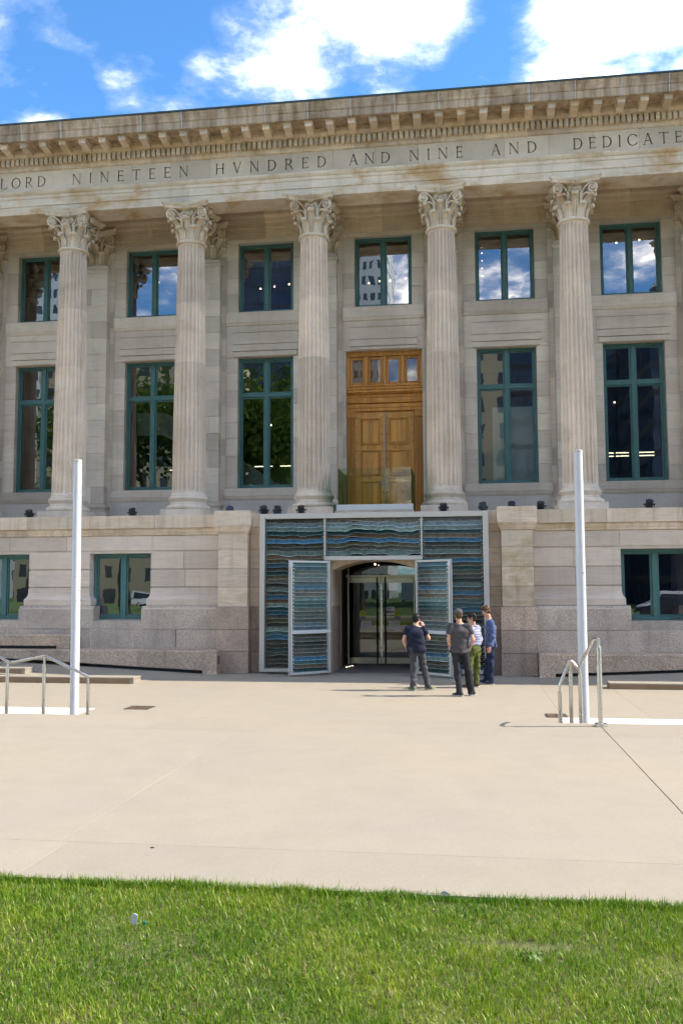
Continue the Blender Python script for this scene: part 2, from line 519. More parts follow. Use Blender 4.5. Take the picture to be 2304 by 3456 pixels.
    def ball(self, c, r, n=10, m=0, sz=1.0):
        pr = [(max(1e-4, r * math.sin(math.pi * i / n)), c[2] - sz * r * math.cos(math.pi * i / n)) for i in range(n + 1)]
        return self.lathe(c[0], c[1], pr, n + 4, m)

    def xform(self, mat, start=0):
        self.v[start:] = [tuple(mat @ Vector(p)) for p in self.v[start:]]
        return self

    def mesh(self, name, mats, smooth=None):
        me = bpy.data.meshes.new(name)
        me.from_pydata(self.v, [], self.f)
        for mt in (mats if isinstance(mats, (list, tuple)) else [mats]):
            me.materials.append(M[mt] if isinstance(mt, str) else mt)
        if any(self.m):
            me.polygons.foreach_set('material_index', self.m)
        import bmesh
        bm = bmesh.new()
        bm.from_mesh(me)
        bmesh.ops.recalc_face_normals(bm, faces=bm.faces)
        bm.to_mesh(me)
        bm.free()
        if smooth is not None:
            me.shade_smooth()
            me.set_sharp_from_angle(angle=math.radians(smooth))
        me.update()
        return me

    def build(self, name, mats, parent=None, smooth=None, loc=(0, 0, 0)):
        return link(name, self.mesh(name, mats, smooth), parent, loc)


_blk = {}


def blk(name, x0, x1, y0, y1, z0, z1, mat, parent, ch=.008):
    """one dressed stone, meshes shared between stones of one size"""
    key = (round(x1 - x0, 3), round(y1 - y0, 3), round(z1 - z0, 3), mat, ch, name)
    if key not in _blk:
        a, b, c = key[0], key[1], key[2]
        mb = MB()
        mb.v = [(0, ch, 0), (a, ch, 0), (a, ch, c), (0, ch, c), (ch, 0, ch), (a - ch, 0, ch), (a - ch, 0, c - ch), (ch, 0, c - ch), (0, b, 0), (a, b, 0), (a, b, c), (0, b, c)]
        mb.f = [(4, 5, 6, 7), (0, 1, 5, 4), (1, 2, 6, 5), (2, 3, 7, 6), (3, 0, 4, 7), (1, 0, 8, 9), (2, 1, 9, 10), (3, 2, 10, 11), (0, 3, 11, 8)]
        mb.m = [0] * 9
        _blk[key] = mb.mesh(name, mat)
    return link(name, _blk[key], parent, (x0, y0, z0))


def course(name, x0, x1, y0, y1, z0, z1, mat, parent, n, g=.007, ch=.007, jit=.12):
    """a course of n stones with joints"""
    e = [x0 + (x1 - x0) * i / n for i in range(n + 1)]
    for i in range(1, n):
        e[i] += (x1 - x0) / n * random.uniform(-jit, jit)
    for i in range(n):
        blk(name, e[i] + g / 2, e[i + 1] - g / 2, y0, y1, z0 + g / 2, z1 - g / 2, mat, parent, ch)


S = 3.66
def cx(k):
    return (k - 3) * S
BAY = [cx(i + .5) for i in range(-1, 7)]        # bay centres -12.81 ... 12.81

# ------------------------------------------------------------------ setting: ground
gd = MB()
gd.box(-400, 400, -11.66, 60, -.6, -.055)
plaza = tag(gd.build('plaza', 'joint'), kind='structure')
TZ = .30                                        # the nearer terrace lies two low steps above the entrance court
gd = MB()
gd.box(-400, 400, -19.23, -11.70, -.6, TZ - .055)
terrace = tag(gd.build('terrace', 'joint'), kind='structure')
gd = MB()
gd.cbox(-60, 60, -11.66, -11.30, -.05, .15, .006)
tag(gd.build('steps', 'concrete'), kind='structure')


def paving(owner, rows, ztop):
    for (y0, y1), ex in rows:
        for i in range(len(ex) - 1):
            wide = lambda e: .010 if abs(e - 6.08) < .01 else .0022
            mb = MB()
            mb.cbox(ex[i] + wide(ex[i]) / 2, ex[i + 1] - wide(ex[i + 1]) / 2, y0 + .002, y1 - .002, ztop - .12, ztop, .0015)
            mb.build('paving_slab', 'concrete', owner)


paving(terrace, (((-19.16, -18.31), [-26, -17, -10, -4.6, 1.26, 6.08, 11.2, 17, 27, 38]), ((-18.31, -12.89), [-26, -17, -10, -4.6, 1.19, 6.08, 11.2, 17, 27, 38]), ((-12.89, -11.68), [-26, -17, -10, -4.6, -.2, 6.08, 11.2, 17, 27, 38])), TZ)
paving(plaza, (((-11.29, -5.1), [-30, -20, -12.4, -7.0, -.62, 5.86, 7.35, 12.4, 19, 30, 42]), ((-5.1, -1.2), [-30, -20, -12.4, -7.0, -.62, 5.86, 7.35, 12.4, 19, 30, 42])), 0)

lw = MB()
lw.v = [(-400, -19.18, TZ - .02), (-400, -31.0, TZ - .02), (400, -31.0, TZ - .02), (400, -19.18, TZ - .02)]
lw.face((0, 1, 2, 3))
m, g = material('lawn soil and thatch')
P = g.pos()
c = g.mix(g.ramp(g.noise(P, 3, 6, .65), [(.3, 0), (.7, 1)]), (.075, .10, .022), (.15, .13, .06))
principled(g, c, .95)
M['lawn'] = m
tag(lw.build('lawn', 'lawn'), kind='structure')
far = MB()
far.v = [(-400, -44.0, -.02), (-400, -420, -.02), (400, -420, -.02), (400, -44.0, -.02)]
far.face((0, 1, 2, 3))
m, g = material('mown park grass')
P = g.pos()
c = g.mix(g.ramp(g.noise(P, .8, 7, .7), [(.3, 0), (.7, 1)]), (.045, .105, .016), (.085, .15, .028))
principled(g, c, .95)
M['park'] = m
tag(far.build('park_ground', 'park'), kind='structure')
fw = MB()
fw.box(-200, 200, -34.0, -31.0, -.3, .29)
tag(fw.build('footpath', 'concrete'), kind='structure')
m, g = material('asphalt')
P = g.pos()
c = g.ramp(g.noise(P, 60, 3, .7), [(.3, .035), (.7, .065)])
principled(g, c, .9)
M['asphalt'] = m
rd = MB()
rd.box(-200, 200, -44.0, -34.0, -.4, -.12)
road = tag(rd.build('road', 'asphalt'), kind='structure')
for yl in (-36.3, -39.0, -41.7):
    mb = MB()
    mb.box(-200, 200, yl - .07, yl + .07, -.118, -.114)
    mb.build('lane_line', M['pole'], road)

# ------------------------------------------------------------------ side ramps and steps
mb = MB()
mb.quadbox([(-16, -4.2, -.05), (-3.0, -4.2, -.05), (-2.25, -1.3, -.05), (-16, -1.3, -.05), (-16, -4.2, .62), (-3.6, -4.2, .006), (-2.25, -1.3, .006), (-16, -1.3, .70)])
tag(mb.build('ramp', 'concrete'), kind='structure')
mb = MB()
mb.quadbox([(7.0, -4.2, -.05), (18, -4.2, -.05), (18, -1.3, -.05), (6.0, -1.3, -.05), (7.3, -4.2, .006), (18, -4.2, .48), (18, -1.3, .56), (6.0, -1.3, .006)])
tag(mb.build('ramp', 'concrete'), kind='structure')


def step(x0, x1, yf, yb, z0, z1, endlight):
    t = MB()
    t.cbox(x0, x1, yf, yb, z1 - .035, z1, .006)
    o = tag(t.build('steps', 'concrete'), kind='structure')
    r = MB()
    r.box(x0, x1 - (.10 if endlight == 'r' else 0), yf + .012, yb - .01, z0 - .03, z1 - .036)
    r.build('riser', 'brown_riser', o)
    if endlight == 'r':
        e = MB()
        e.box(x1 - .098, x1 - .012, yf + .010, yb - .012, z0 - .03, z1 - .037)
        e.build('end_block', 'concrete', o)


step(-16, -3.50, -4.53, -4.05, 0, .150, 'r')
step(-16, -6.45, -4.05, -3.50, .15, .30, 'r')
step(7.30, 18, -4.46, -4.02, 0, .135, '')

# white granite strips at the foot of the poles
mb = MB()
mb.box(-9.0, -2.62, -9.62, -8.78, -.05, .006)
tag(mb.build('granite_strip', 'white_terrazzo'), 'white speckled granite strip under the handrail that lies beside the step ends', 'paving', 'white granite strips')
mb = MB()
mb.box(5.80, 12.0, -9.64, -9.02, -.05, .006)
tag(mb.build('granite_strip', 'white_terrazzo'), 'white speckled granite strip running from the zigzag handrail to the photo edge', 'paving', 'white granite strips')

# ------------------------------------------------------------------ the building
BL = thing('library_building', 'grey limestone public building with fluted Corinthian columns and carved frieze lettering', 'building', (1.83, 0, 0))

# --- cores behind the stones
def core(name, boxes, mat='mortar'):
    c = MB()
    for b in boxes:
        c.box(*b)
    return c.build(name, mat, BL)


WY = 1.80         # face of the portico wall
wall = MB()
ww = .94          # half width of window openings in the core
xs = [-17.0]
for b in BAY:
    h = ww if b != BAY[4] else 1.16
    xs += [b - h, b + h]
xs.append(17.0)
for i in range(0, len(xs), 2):
    wall.box(xs[i], xs[i + 1], WY + .016, 2.30, 4.15, 14.0)
for i, b in enumerate(BAY):
    h = ww if i != 4 else 1.16
    wall.box(b - h, b + h, WY + .016, 2.30, 13.0, 14.0)
    wall.box(b - h, b + h, WY + .016, 2.30, 9.375 if i != 4 else 9.45, 10.77)
    if i != 4:
        wall.box(b - h, b + h, WY + .016, 2.30, 4.15, 5.26)
pw = wall.build('portico_wall', 'mortar', BL)

# portico floor, ceiling, roof, inner rooms
core('portico_floor', [(-17, 17, -1.30, 2.0, 3.9, 4.195)], 'lime')
core('portico_ceiling', [(-17, 17, -.42, 1.9, 13.96, 14.1)], 'lime_entab')
core('roof_slab', [(-36, 44, -1.15, 14, 15.3, 15.66)], 'lead')
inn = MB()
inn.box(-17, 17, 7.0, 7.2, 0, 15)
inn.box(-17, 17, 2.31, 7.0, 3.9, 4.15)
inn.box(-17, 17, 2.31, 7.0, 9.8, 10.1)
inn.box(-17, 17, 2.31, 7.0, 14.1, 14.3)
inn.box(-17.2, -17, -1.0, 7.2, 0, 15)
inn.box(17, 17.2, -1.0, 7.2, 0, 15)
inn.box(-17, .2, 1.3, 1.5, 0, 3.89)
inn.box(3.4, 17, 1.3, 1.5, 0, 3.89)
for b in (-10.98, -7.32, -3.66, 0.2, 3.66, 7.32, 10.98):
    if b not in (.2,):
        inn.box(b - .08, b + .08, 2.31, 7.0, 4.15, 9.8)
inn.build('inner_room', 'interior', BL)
# end pavilions, beyond the photograph's edges
for s_, x0, x1 in ((-1, -36, -17), (1, 17, 44)):
    p_ = MB()
    p_.box(x0, x1, -1.45, 14, 0, 14.05)
    p_.build('end_pavilion', 'lime', BL)

# --- stones of the portico wall
for i, b in enumerate(BAY):
    door = i == 4
    for s_ in (-1, 1):
        # wall strip between pilaster and window surround
        n = 17
        zz_ = [4.2 + (13.12 - 4.2) * j / n for j in range(n + 1)]
        for j in range(n):
            a, c_ = sorted((b + s_ * 1.255, b + s_ * 1.40))
            blk('wall_stone', a, c_, WY + .011, WY + .2, zz_[j] + .003, zz_[j + 1] - .003, 'lime_wall', pw, .004)
        # jamb stones
        hw = .875 if not door else 1.175
        for z0, z1, n in ((5.28, 9.36, 8), (10.79, 13.01, 4)):
            if door:
                if z0 < 6:
                    z0, z1 = 4.2, 9.42
                    hj = 1.175
                else:
                    hj = .875
            else:
                hj = hw
            e = [z0 + (z1 - z0) * j / n for j in range(n + 1)]
            for j in range(1, n):
                e[j] += random.uniform(-.05, .05)
            for j in range(n):
                a, c_ = sorted((b + s_ * hj, b + s_ * 1.25))
                blk('jamb_stone', a, c_, WY, 2.28, e[j] + .003, e[j + 1] - .003, 'lime_wall', pw, .006)
    # spandrel between the two windows
    z9 = 9.365 if not door else 9.43
    sp = MB()
    sp.box(b - 1.247, b + 1.247, WY, 2.0, z9, 10.36)
    sp.box(b - 1.03, b + 1.03, WY - .03, WY + .01, 9.78, 10.13)
    sp.box(b - 1.03, b + 1.03, WY - .045, WY + .01, 9.56, 9.755)
    sp.box(b - 1.06, b + 1.06, WY - .02, WY + .01, 10.155, 10.21)
    sp.box(b - .99, b + .99, WY - .055, WY + .01, z9 + .02, 9.525)
    sp.build('spandrel', 'lime_wall', BL)
    sl = MB()
    sl.cbox(b - 1.25, b + 1.25, WY - .07, 2.0, 10.45, 10.785, .01)
    sl.extx([(WY, 10.36), (WY - .03, 10.37), (WY - .055, 10.42), (WY - .062, 10.448), (1.95, 10.448), (1.95, 10.36)], b - 1.25, b + 1.25)
    sl.build('sill', 'lime_wall', BL)
    # lintel above the upper window and band under the ceiling
    lt = MB()
    lt.box(b - 1.247, b + 1.247, WY, 2.28, 13.012, 13.13)
    lt.build('lintel', 'lime_wall', BL)
    if not door:
        s2 = MB()
        s2.cbox(b - 1.30, b + 1.30, WY - .05, 2.0, 5.03, 5.275, .008)
        s2.extx([(WY + .03, 4.90), (WY - .0, 4.92), (WY - .03, 4.98), (WY - .035, 5.028), (1.95, 5.028), (1.95, 4.90)], b - 1.28, b + 1.28)
        s2.build('sill', 'lime_wall', BL)
        dd = MB()
        dd.box(b - 1.25, b + 1.25, WY + .03, 2.0, 4.30, 4.898)
        dd.box(b - 1.36, b + 1.36, WY - .02, 2.0, 4.197, 4.30)
        dd.build('dado', 'lime_wall', BL)
# wall bands under the ceiling, in lengths
e = [-17, -12.81, -9.15, -5.49, -1.83, 1.83, 5.49, 9.15, 12.81, 17]
for i in range(len(e) - 1):
    c_ = MB()
    c_.extx([(WY - .02, 13.135), (WY - .02, 13.26), (WY - .05, 13.265), (WY - .05, 13.44), (WY - .08, 13.45), (WY - .08, 13.595), (WY - .20, 13.60), (WY - .22, 13.70), (WY - .28, 13.78), (WY - .28, 13.955), (2.1, 13.955), (2.1, 13.135)], e[i] + .003, e[i + 1] - .003)
    c_.build('wall_band', 'lime_entab', BL)

# --- columns
def flute_section(r, depth, z, nf=24, k=6):
    pts = []
    for i in range(nf):
        for j in range(k):
            t = j / k
            a = 2 * math.pi * (i + t) / nf
            if t < .18:
                d_ = 0
            else:
                u = (t - .18) / .82
                d_ = depth * math.sqrt(max(0, 1 - (2 * u - 1) ** 2))
            pts.append(((r - d_) * math.cos(a), (r - d_) * math.sin(a), z))
    return pts


def shaft_r(t):
    return .478 - .095 * (t ** 1.55)


Z0, Z1 = 4.93, 12.24
drums = []
cuts = [0, .27, .52, .76, 1.0]
for q in range(4):
    mb = MB()
    rg = []
    n = 14
    t0, t1 = cuts[q], cuts[q + 1]
    ts = [t0 + (t1 - t0) * i / n for i in range(n + 1)]
    if q == 0:
        ts = [0, .004, .010, .016, .022] + [t for t in ts if t > .03]
    if q == 3:
        ts = [t for t in ts if t < .97] + [.978, .984, .990, .996, 1.0]
    for t in ts:
        z = Z0 + (Z1 - Z0) * t
        if q > 0 and t == t0:
            z += .0025
        e_ = min(1, max(0, (t - .004) / .016)) * min(1, max(0, (.996 - t) / .016))
        rg.append(flute_section(shaft_r(t), .055 * math.sqrt(max(0, e_ * (2 - e_))), z))
    mb.rings(rg)
    drums.append(mb.mesh('drum', 'lime_col', 28))
mb = MB()
mb.box(-.635, .635, -.635, .635, 4.197, 4.455)
plinth_me = mb.mesh('plinth', 'lime_col')
mb = MB()
bp = [(.60, 4.457)]
for i in range(9):
    a = -math.pi / 2 + math.pi * i / 8
    bp.append((.565 + .06 * math.cos(a), 4.525 + .066 * math.sin(a)))
bp += [(.555, 4.60), (.545, 4.605), (.535, 4.62)]
for i in range(6):
    a = math.pi * i / 5
    bp.append((.545 - .035 * math.sin(a), 4.625 + .09 * i / 5))
bp += [(.55, 4.72), (.55, 4.735)]
for i in range(9):
    a = -math.pi / 2 + math.pi * i / 8
    bp.append((.525 + .042 * math.cos(a), 4.785 + .05 * math.sin(a)))
bp += [(.52, 4.845), (.52, 4.875), (.495, 4.89), (.482, 4.93)]
mb.lathe(0, 0, bp, 48)
base_me = mb.mesh('base', 'lime_col', 40)


def make_capital():
    mb = MB()
    zb = 12.24
    # astragal and bell
    pr = [(.385, zb)]
    for i in range(9):
        a = -math.pi / 2 + math.pi * i / 8
        pr.append((.395 + .055 * math.cos(a), zb + .055 + .05 * math.sin(a)))
    pr += [(.345, zb + .115), (.325, zb + .3), (.325, zb + .6), (.36, zb + .8), (.43, zb + .95), (.47, zb + 1.02)]
    mb.lathe(0, 0, pr, 40)
    # leaves
    def leaf(th, h, rb, out, wd, z0):
        prof = [(rb, 0), (rb + .015, .25), (rb + .03, .5), (rb + .055, .68), (rb + .55 * out, .82), (rb + .80 * out, .93), (rb + out, 1.0), (rb + 1.16 * out, .985), (rb + 1.2 * out, .93)]
        wds = [.86, .95, 1.0, 1.0, .98, .95, .88, .74, .6]
        rr = []
        nu = 9
        for (r, s_), w_ in zip(prof, wds):
            row = []
            for j in range(nu):
                u = -1 + 2 * j / (nu - 1)
                rib = .015 * math.cos(u * math.pi * 2.0) * (1 if s_ < .95 else .4)
                rad = r + rib - .022 * u * u
                a = th + u * wd * w_ / (2 * r) * (1.0 if s_ < .75 else .92)
                row.append((rad * math.cos(a), rad * math.sin(a), z0 + h * s_))
            rr.append(row)
        b = len(mb.v)
        for row in rr:
            mb.v += row
        for i in range(len(rr) - 1):
            for j in range(nu - 1):
                mb.face((b + i * nu + j, b + i * nu + j + 1, b + (i + 1) * nu + j + 1, b + (i + 1) * nu + j))
        # back of the leaf
        b2 = len(mb.v)
        for row in rr:
            for p in row:
                l = math.hypot(p[0], p[1])
                mb.v.append((p[0] * (l - .03) / l, p[1] * (l - .03) / l, p[2] - .012))
        for i in range(len(rr) - 1):
            for j in range(nu - 1):
                mb.face((b2 + i * nu + j + 1, b2 + i * nu + j, b2 + (i + 1) * nu + j, b2 + (i + 1) * nu + j + 1))
            for j in (0, nu - 1):
                mb.face((b + i * nu + j, b + (i + 1) * nu + j, b2 + (i + 1) * nu + j, b2 + i * nu + j))
        # rolled tip
        rt = rb + 1.10 * out
        tn = Vector((-math.sin(th), math.cos(th), 0))
        c_ = Vector((rt * math.cos(th), rt * math.sin(th), z0 + h * .955))
        pts = [c_ + tn * (wd * .46 * u) - Vector((math.cos(th), math.sin(th), 0)) * .03 * u * u for u in (-1, -.85, -.4, 0, .4, .85, 1)]
        mb.tube(pts, [.014, .036, .052, .056, .052, .036, .014], 8)
    for k in range(8):
        leaf(math.pi / 8 + k * math.pi / 4, .36, .385, .15, .205, zb + .11)
    for k in range(8):
        leaf(k * math.pi / 4, .63, .36, .19 if k % 2 == 0 else .27, .215, zb + .11)
    # caulicoli, volutes and helices on the four faces
    for q in range(4):
        R = Matrix.Rotation(q * math.pi / 2, 4, 'Z')
        st = len(mb.v)
        for s_ in (-1, 1):
            # stem
            mb.tube([(s_ * .165, -.365, zb + .30), (s_ * .168, -.385, zb + .50), (s_ * .172, -.395, zb + .60)], [.030, .034, .050], 8)
            mb.tube([(s_ * .172, -.395, zb + .59), (s_ * .172, -.398, zb + .62)], [.055, .055], 8)
            mb.tube([(s_ * .172, -.40, zb + .62), (s_ * .172, -.41, zb + .72), (s_ * .18, -.43, zb + .80)], [.05, .06, .02], 8)
            # outer volute: ribbon that rises to the corner and rolls up
            cxv, cyv, czv, r0 = s_ * .455, -.545, zb + .835, .150
            path = [(s_ * .18, -.41, zb + .70), (s_ * .21, -.43, zb + .80), (s_ * .27, -.46, zb + .89)]
            for i in range(25):
                t = i / 24
                a = math.radians(125 - 125 * 0) - t * math.radians(640)
                r = r0 * (1 - .82 * t)
                path.append((cxv + s_ * r * math.cos(a), cyv - .03 * t, czv + r * math.sin(a)))
            mb.tube(path, [.024, .026, .028] + [.028 - .012 * i / 24 for i in range(25)], 7)
            mb.ball((cxv, cyv - .02, czv), .03, 8)
            mb.ball((cxv - s_ * .0, cyv - .0, czv - .17), .045, 8)
            mb.tube([(s_ * .20, -.42, zb + .68), (s_ * .30, -.46, zb + .74), (s_ * .40, -.50, zb + .70), (s_ * .435, -.515, zb + .64)], [.02, .03, .03, .02], 7)
            # backing web
            mb.tube([(cxv, cyv + .05, czv), (cxv, cyv + .13, czv + .0)], [.11, .11], 12)
            # inner helix
            hx, hy, hz, r1 = s_ * .095, -.475, zb + .845, .085
            path = [(s_ * .165, -.405, zb + .68), (s_ * .155, -.425, zb + .76)]
            for i in range(19):
                t = i / 18
                a = math.radians(20) + t * math.radians(520)
                r = r1 * (1 - .78 * t)
                path.append((hx + s_ * r * math.cos(a), hy - .012 * t, hz + r * math.sin(a)))
            mb.tube(path, [.018, .019] + [.019 - .007 * i / 18 for i in range(19)], 6)
            mb.ball((s_ * .055, -.455, zb + .69), .038, 8)
        mb.tube([(0, -.41, zb + .62), (0, -.44, zb + .78), (0, -.49, zb + .90)], [.014, .016, .02], 6)
        # flower on the abacus
        mb.tube([(0, -.53, zb + 1.05), (0, -.615, zb + 1.05)], [.115, .095], 14)
        for k in range(6):
            a = 2 * math.pi * k / 6
            mb.tube([(0, -.61, zb + 1.05), (.06 * math.cos(a), -.635, zb + 1.05 + .06 * math.sin(a))], [.03, .024], 6)
        mb.tube([(0, -.60, zb + 1.05), (0, -.66, zb + 1.03)], [.03, .022], 8)
        mb.xform(R, st)
    # abacus with hollow sides and cut corners
    def outline(sc):
        pts = []
        c_ = .70 * sc
        for q in range(4):
            a0 = q * math.pi / 2
            for i in range(11):
                u = -1 + 2 * i / 10
                x = u * (c_ - .05)
                y = -(.525 * sc + (.70 * sc - .525 * sc) * abs(u) ** 2.0 * .97)
                pts.append((x * math.cos(a0) - y * math.sin(a0), x * math.sin(a0) + y * math.cos(a0)))
        return pts
    lv = [(.90, zb + 1.005), (.93, zb + 1.012), (.935, zb + 1.07), (.96, zb + 1.085), (1.0, zb + 1.11), (1.02, zb + 1.13), (1.02, zb + 1.158)]
    mb.rings([[(x, y, z) for x, y in outline(s_)] for s_, z in lv])
    return mb.mesh('capital', 'lime_cap', 42)


cap_me = make_capital()
for k in range(-1, 8):
    c_ = thing('column', None, None, (cx(k), 0, 4.197), parent=BL)
    link('plinth', plinth_me, c_, (cx(k), 0, 0))
    link('base', base_me, c_, (cx(k), 0, 0), (0, 0, .3 * k))
    for d_ in drums:
        link('drum', d_, c_, (cx(k), 0, 0), (0, 0, math.pi / 24))
    link('capital', cap_me, c_, (cx(k), 0, 0))
    # pilaster behind
    p_ = thing('pilaster', None, None, (cx(k), 1.8, 4.197), parent=BL)
    n = 14
    for j in range(n):
        z0, z1 = 4.86 + (12.22 - 4.86) * j / n, 4.86 + (12.22 - 4.86) * (j + 1) / n
        hwid = .425
        if j % 2:
            blk('pilaster_stone', cx(k) - hwid, cx(k) + hwid, 1.56, 1.84, z0 + .003, z1 - .003, 'lime_wall', p_, .005)
        else:
            q = random.choice((-.1, .12, 0))
            blk('pilaster_stone', cx(k) - hwid, cx(k) + q - .002, 1.56, 1.84, z0 + .003, z1 - .003, 'lime_wall', p_, .005)
            blk('pilaster_stone', cx(k) + q + .002, cx(k) + hwid, 1.56, 1.84, z0 + .003, z1 - .003, 'lime_wall', p_, .005)
    bb = MB()
    bb.frustum(cx(k) - .43, cx(k) + .43, 1.56, 1.84, [(.16, 4.197), (.16, 4.40), (.12, 4.41), (.15, 4.45), (.155, 4.50), (.12, 4.56), (.07, 4.60), (.065, 4.68), (.10, 4.72), (.10, 4.77), (.05, 4.81), (.02, 4.858)])
    bb.build('pilaster_base', 'lime_wall', p_)
    link('pilaster_capital', cap_me, p_, (cx(k), 1.95, .19), None, (1.04, .80, 1))
    nk = MB()
    nk.frustum(cx(k) - .43, cx(k) + .43, 1.56, 1.84, [(.0, 12.222), (.03, 12.26), (.035, 12.32), (.0, 12.36), (.0, 12.44)])
    nk.build('pilaster_neck', 'lime_wall', p_)

# --- entablature: architrave, frieze, dentils, modillions, cornice
for i in range(-9, 11):
    x0, x1 = i * S / 1 + 0.0, (i + 1) * S
    a = MB()
    a.extx([(-.40, 13.402), (-.40, 13.64), (-.425, 13.645), (-.425, 13.86), (-.445, 13.868), (-.455, 13.90), (-.455, 13.955), (-.50, 13.99), (-.53, 14.04), (-.53, 14.082), (.41, 14.082), (.41, 13.402)], x0 + .002, x1 - .002)
    a.build('architrave_block', 'lime_rust', BL)
core('frieze_core', [(-36, 44, -.302, .40, 14.083, 14.72)])
FR = []
x = -36.14 + .03
xs_f = [-7.80 + 1.205 * j for j in range(-23, 43)]
for a_, b_ in zip(xs_f[:-1], xs_f[1:]):
    FR.append(blk('frieze_block', a_ + .002, b_ - .002, -.42, -.30, 14.085, 14.705, 'lime_frieze', BL, .003))

dent = MB()
mbed = []
for j in range(-25, 34):
    x0, x1 = 1.208 * j + .05, 1.208 * (j + 1) + .05
    q = MB()
    q.extx([(-.43, 14.707), (-.47, 14.73), (-.49, 14.79), (-.49, 14.83), (-.51, 14.832), (-.51, 15.03), (-.62, 15.032), (-.62, 15.06), (-.66, 15.075), (-.70, 15.12), (-.705, 15.15), (-.705, 15.235), (.3, 15.235), (.3, 14.707)], x0 + .002, x1 - .002)
    q.build('bed_moulding', 'lime_ochre', BL)
dm = MB()
dm.cbox(-.052, .052, -.618, -.505, 14.838, 15.031, .005)
dme = dm.mesh('dentil', 'lime_ochre')
nd = 0
for j in range(-90, 110):
    x = .151 * j + .03
    link('dentil', dme, BL, (x, 0, 0))
mm = MB()
mm.rings([[(-.10, y, z) for y, z in ((-.70, 15.03), (-.80, 15.045), (-1.05, 15.08), (-1.17, 15.085), (-1.17, 15.19), (-.70, 15.19))], [(.10, y, z) for y, z in ((-.70, 15.03), (-.80, 15.045), (-1.05, 15.08), (-1.17, 15.085), (-1.17, 15.19), (-.70, 15.19))]])
mm.frustum(-.10, .10, -1.17, -.70, [(.0, 15.19), (.018, 15.195), (.022, 15.236)])
mme = mm.mesh('modillion', 'lime_ochre')
for j in range(-40, 55):
    link('modillion', mme, BL, (.6042 * j + .043 + random.uniform(-.004, .004), 0, 0))
for j in range(-29, 36):
    x0, x1 = 1.208 * j + .05, 1.208 * (j + 1) + .05
    q = MB()
    dx = random.uniform(-.004, .004)
    q.extx([(-1.26 + dx, 15.22), (-1.26 + dx, 15.235), (-1.275 + dx, 15.235), (-1.275 + dx, 15.44), (-1.29 + dx, 15.445), (-1.30 + dx, 15.47), (-1.305 + dx, 15.52), (-1.325 + dx, 15.60), (-1.345 + dx, 15.655), (-1.35 + dx, 15.70), (.4, 15.70), (.4, 15.237), (-1.24 + dx, 15.237), (-1.24 + dx, 15.22)], x0 + .008, x1 - .008)
    q.build('cornice_block', 'lime_cornice', BL)
    l = MB()
    l.extx([(-1.2785, 15.237), (-1.2785, 15.44), (-1.3085, 15.48), (-1.3285, 15.60), (-1.352, 15.66), (-1.354, 15.699), (-1.1, 15.699), (-1.1, 15.237)], x1 - .013, x1 + .013)
    l.build('sealed_joint', 'lead', BL)
re = MB()
re.box(-36, 44, -1.37, -1.0, 15.702, 15.75)
re.build('roof_edge', 'copper', BL)

# --- carved letters
T, TH, SF = .115, .060, .034


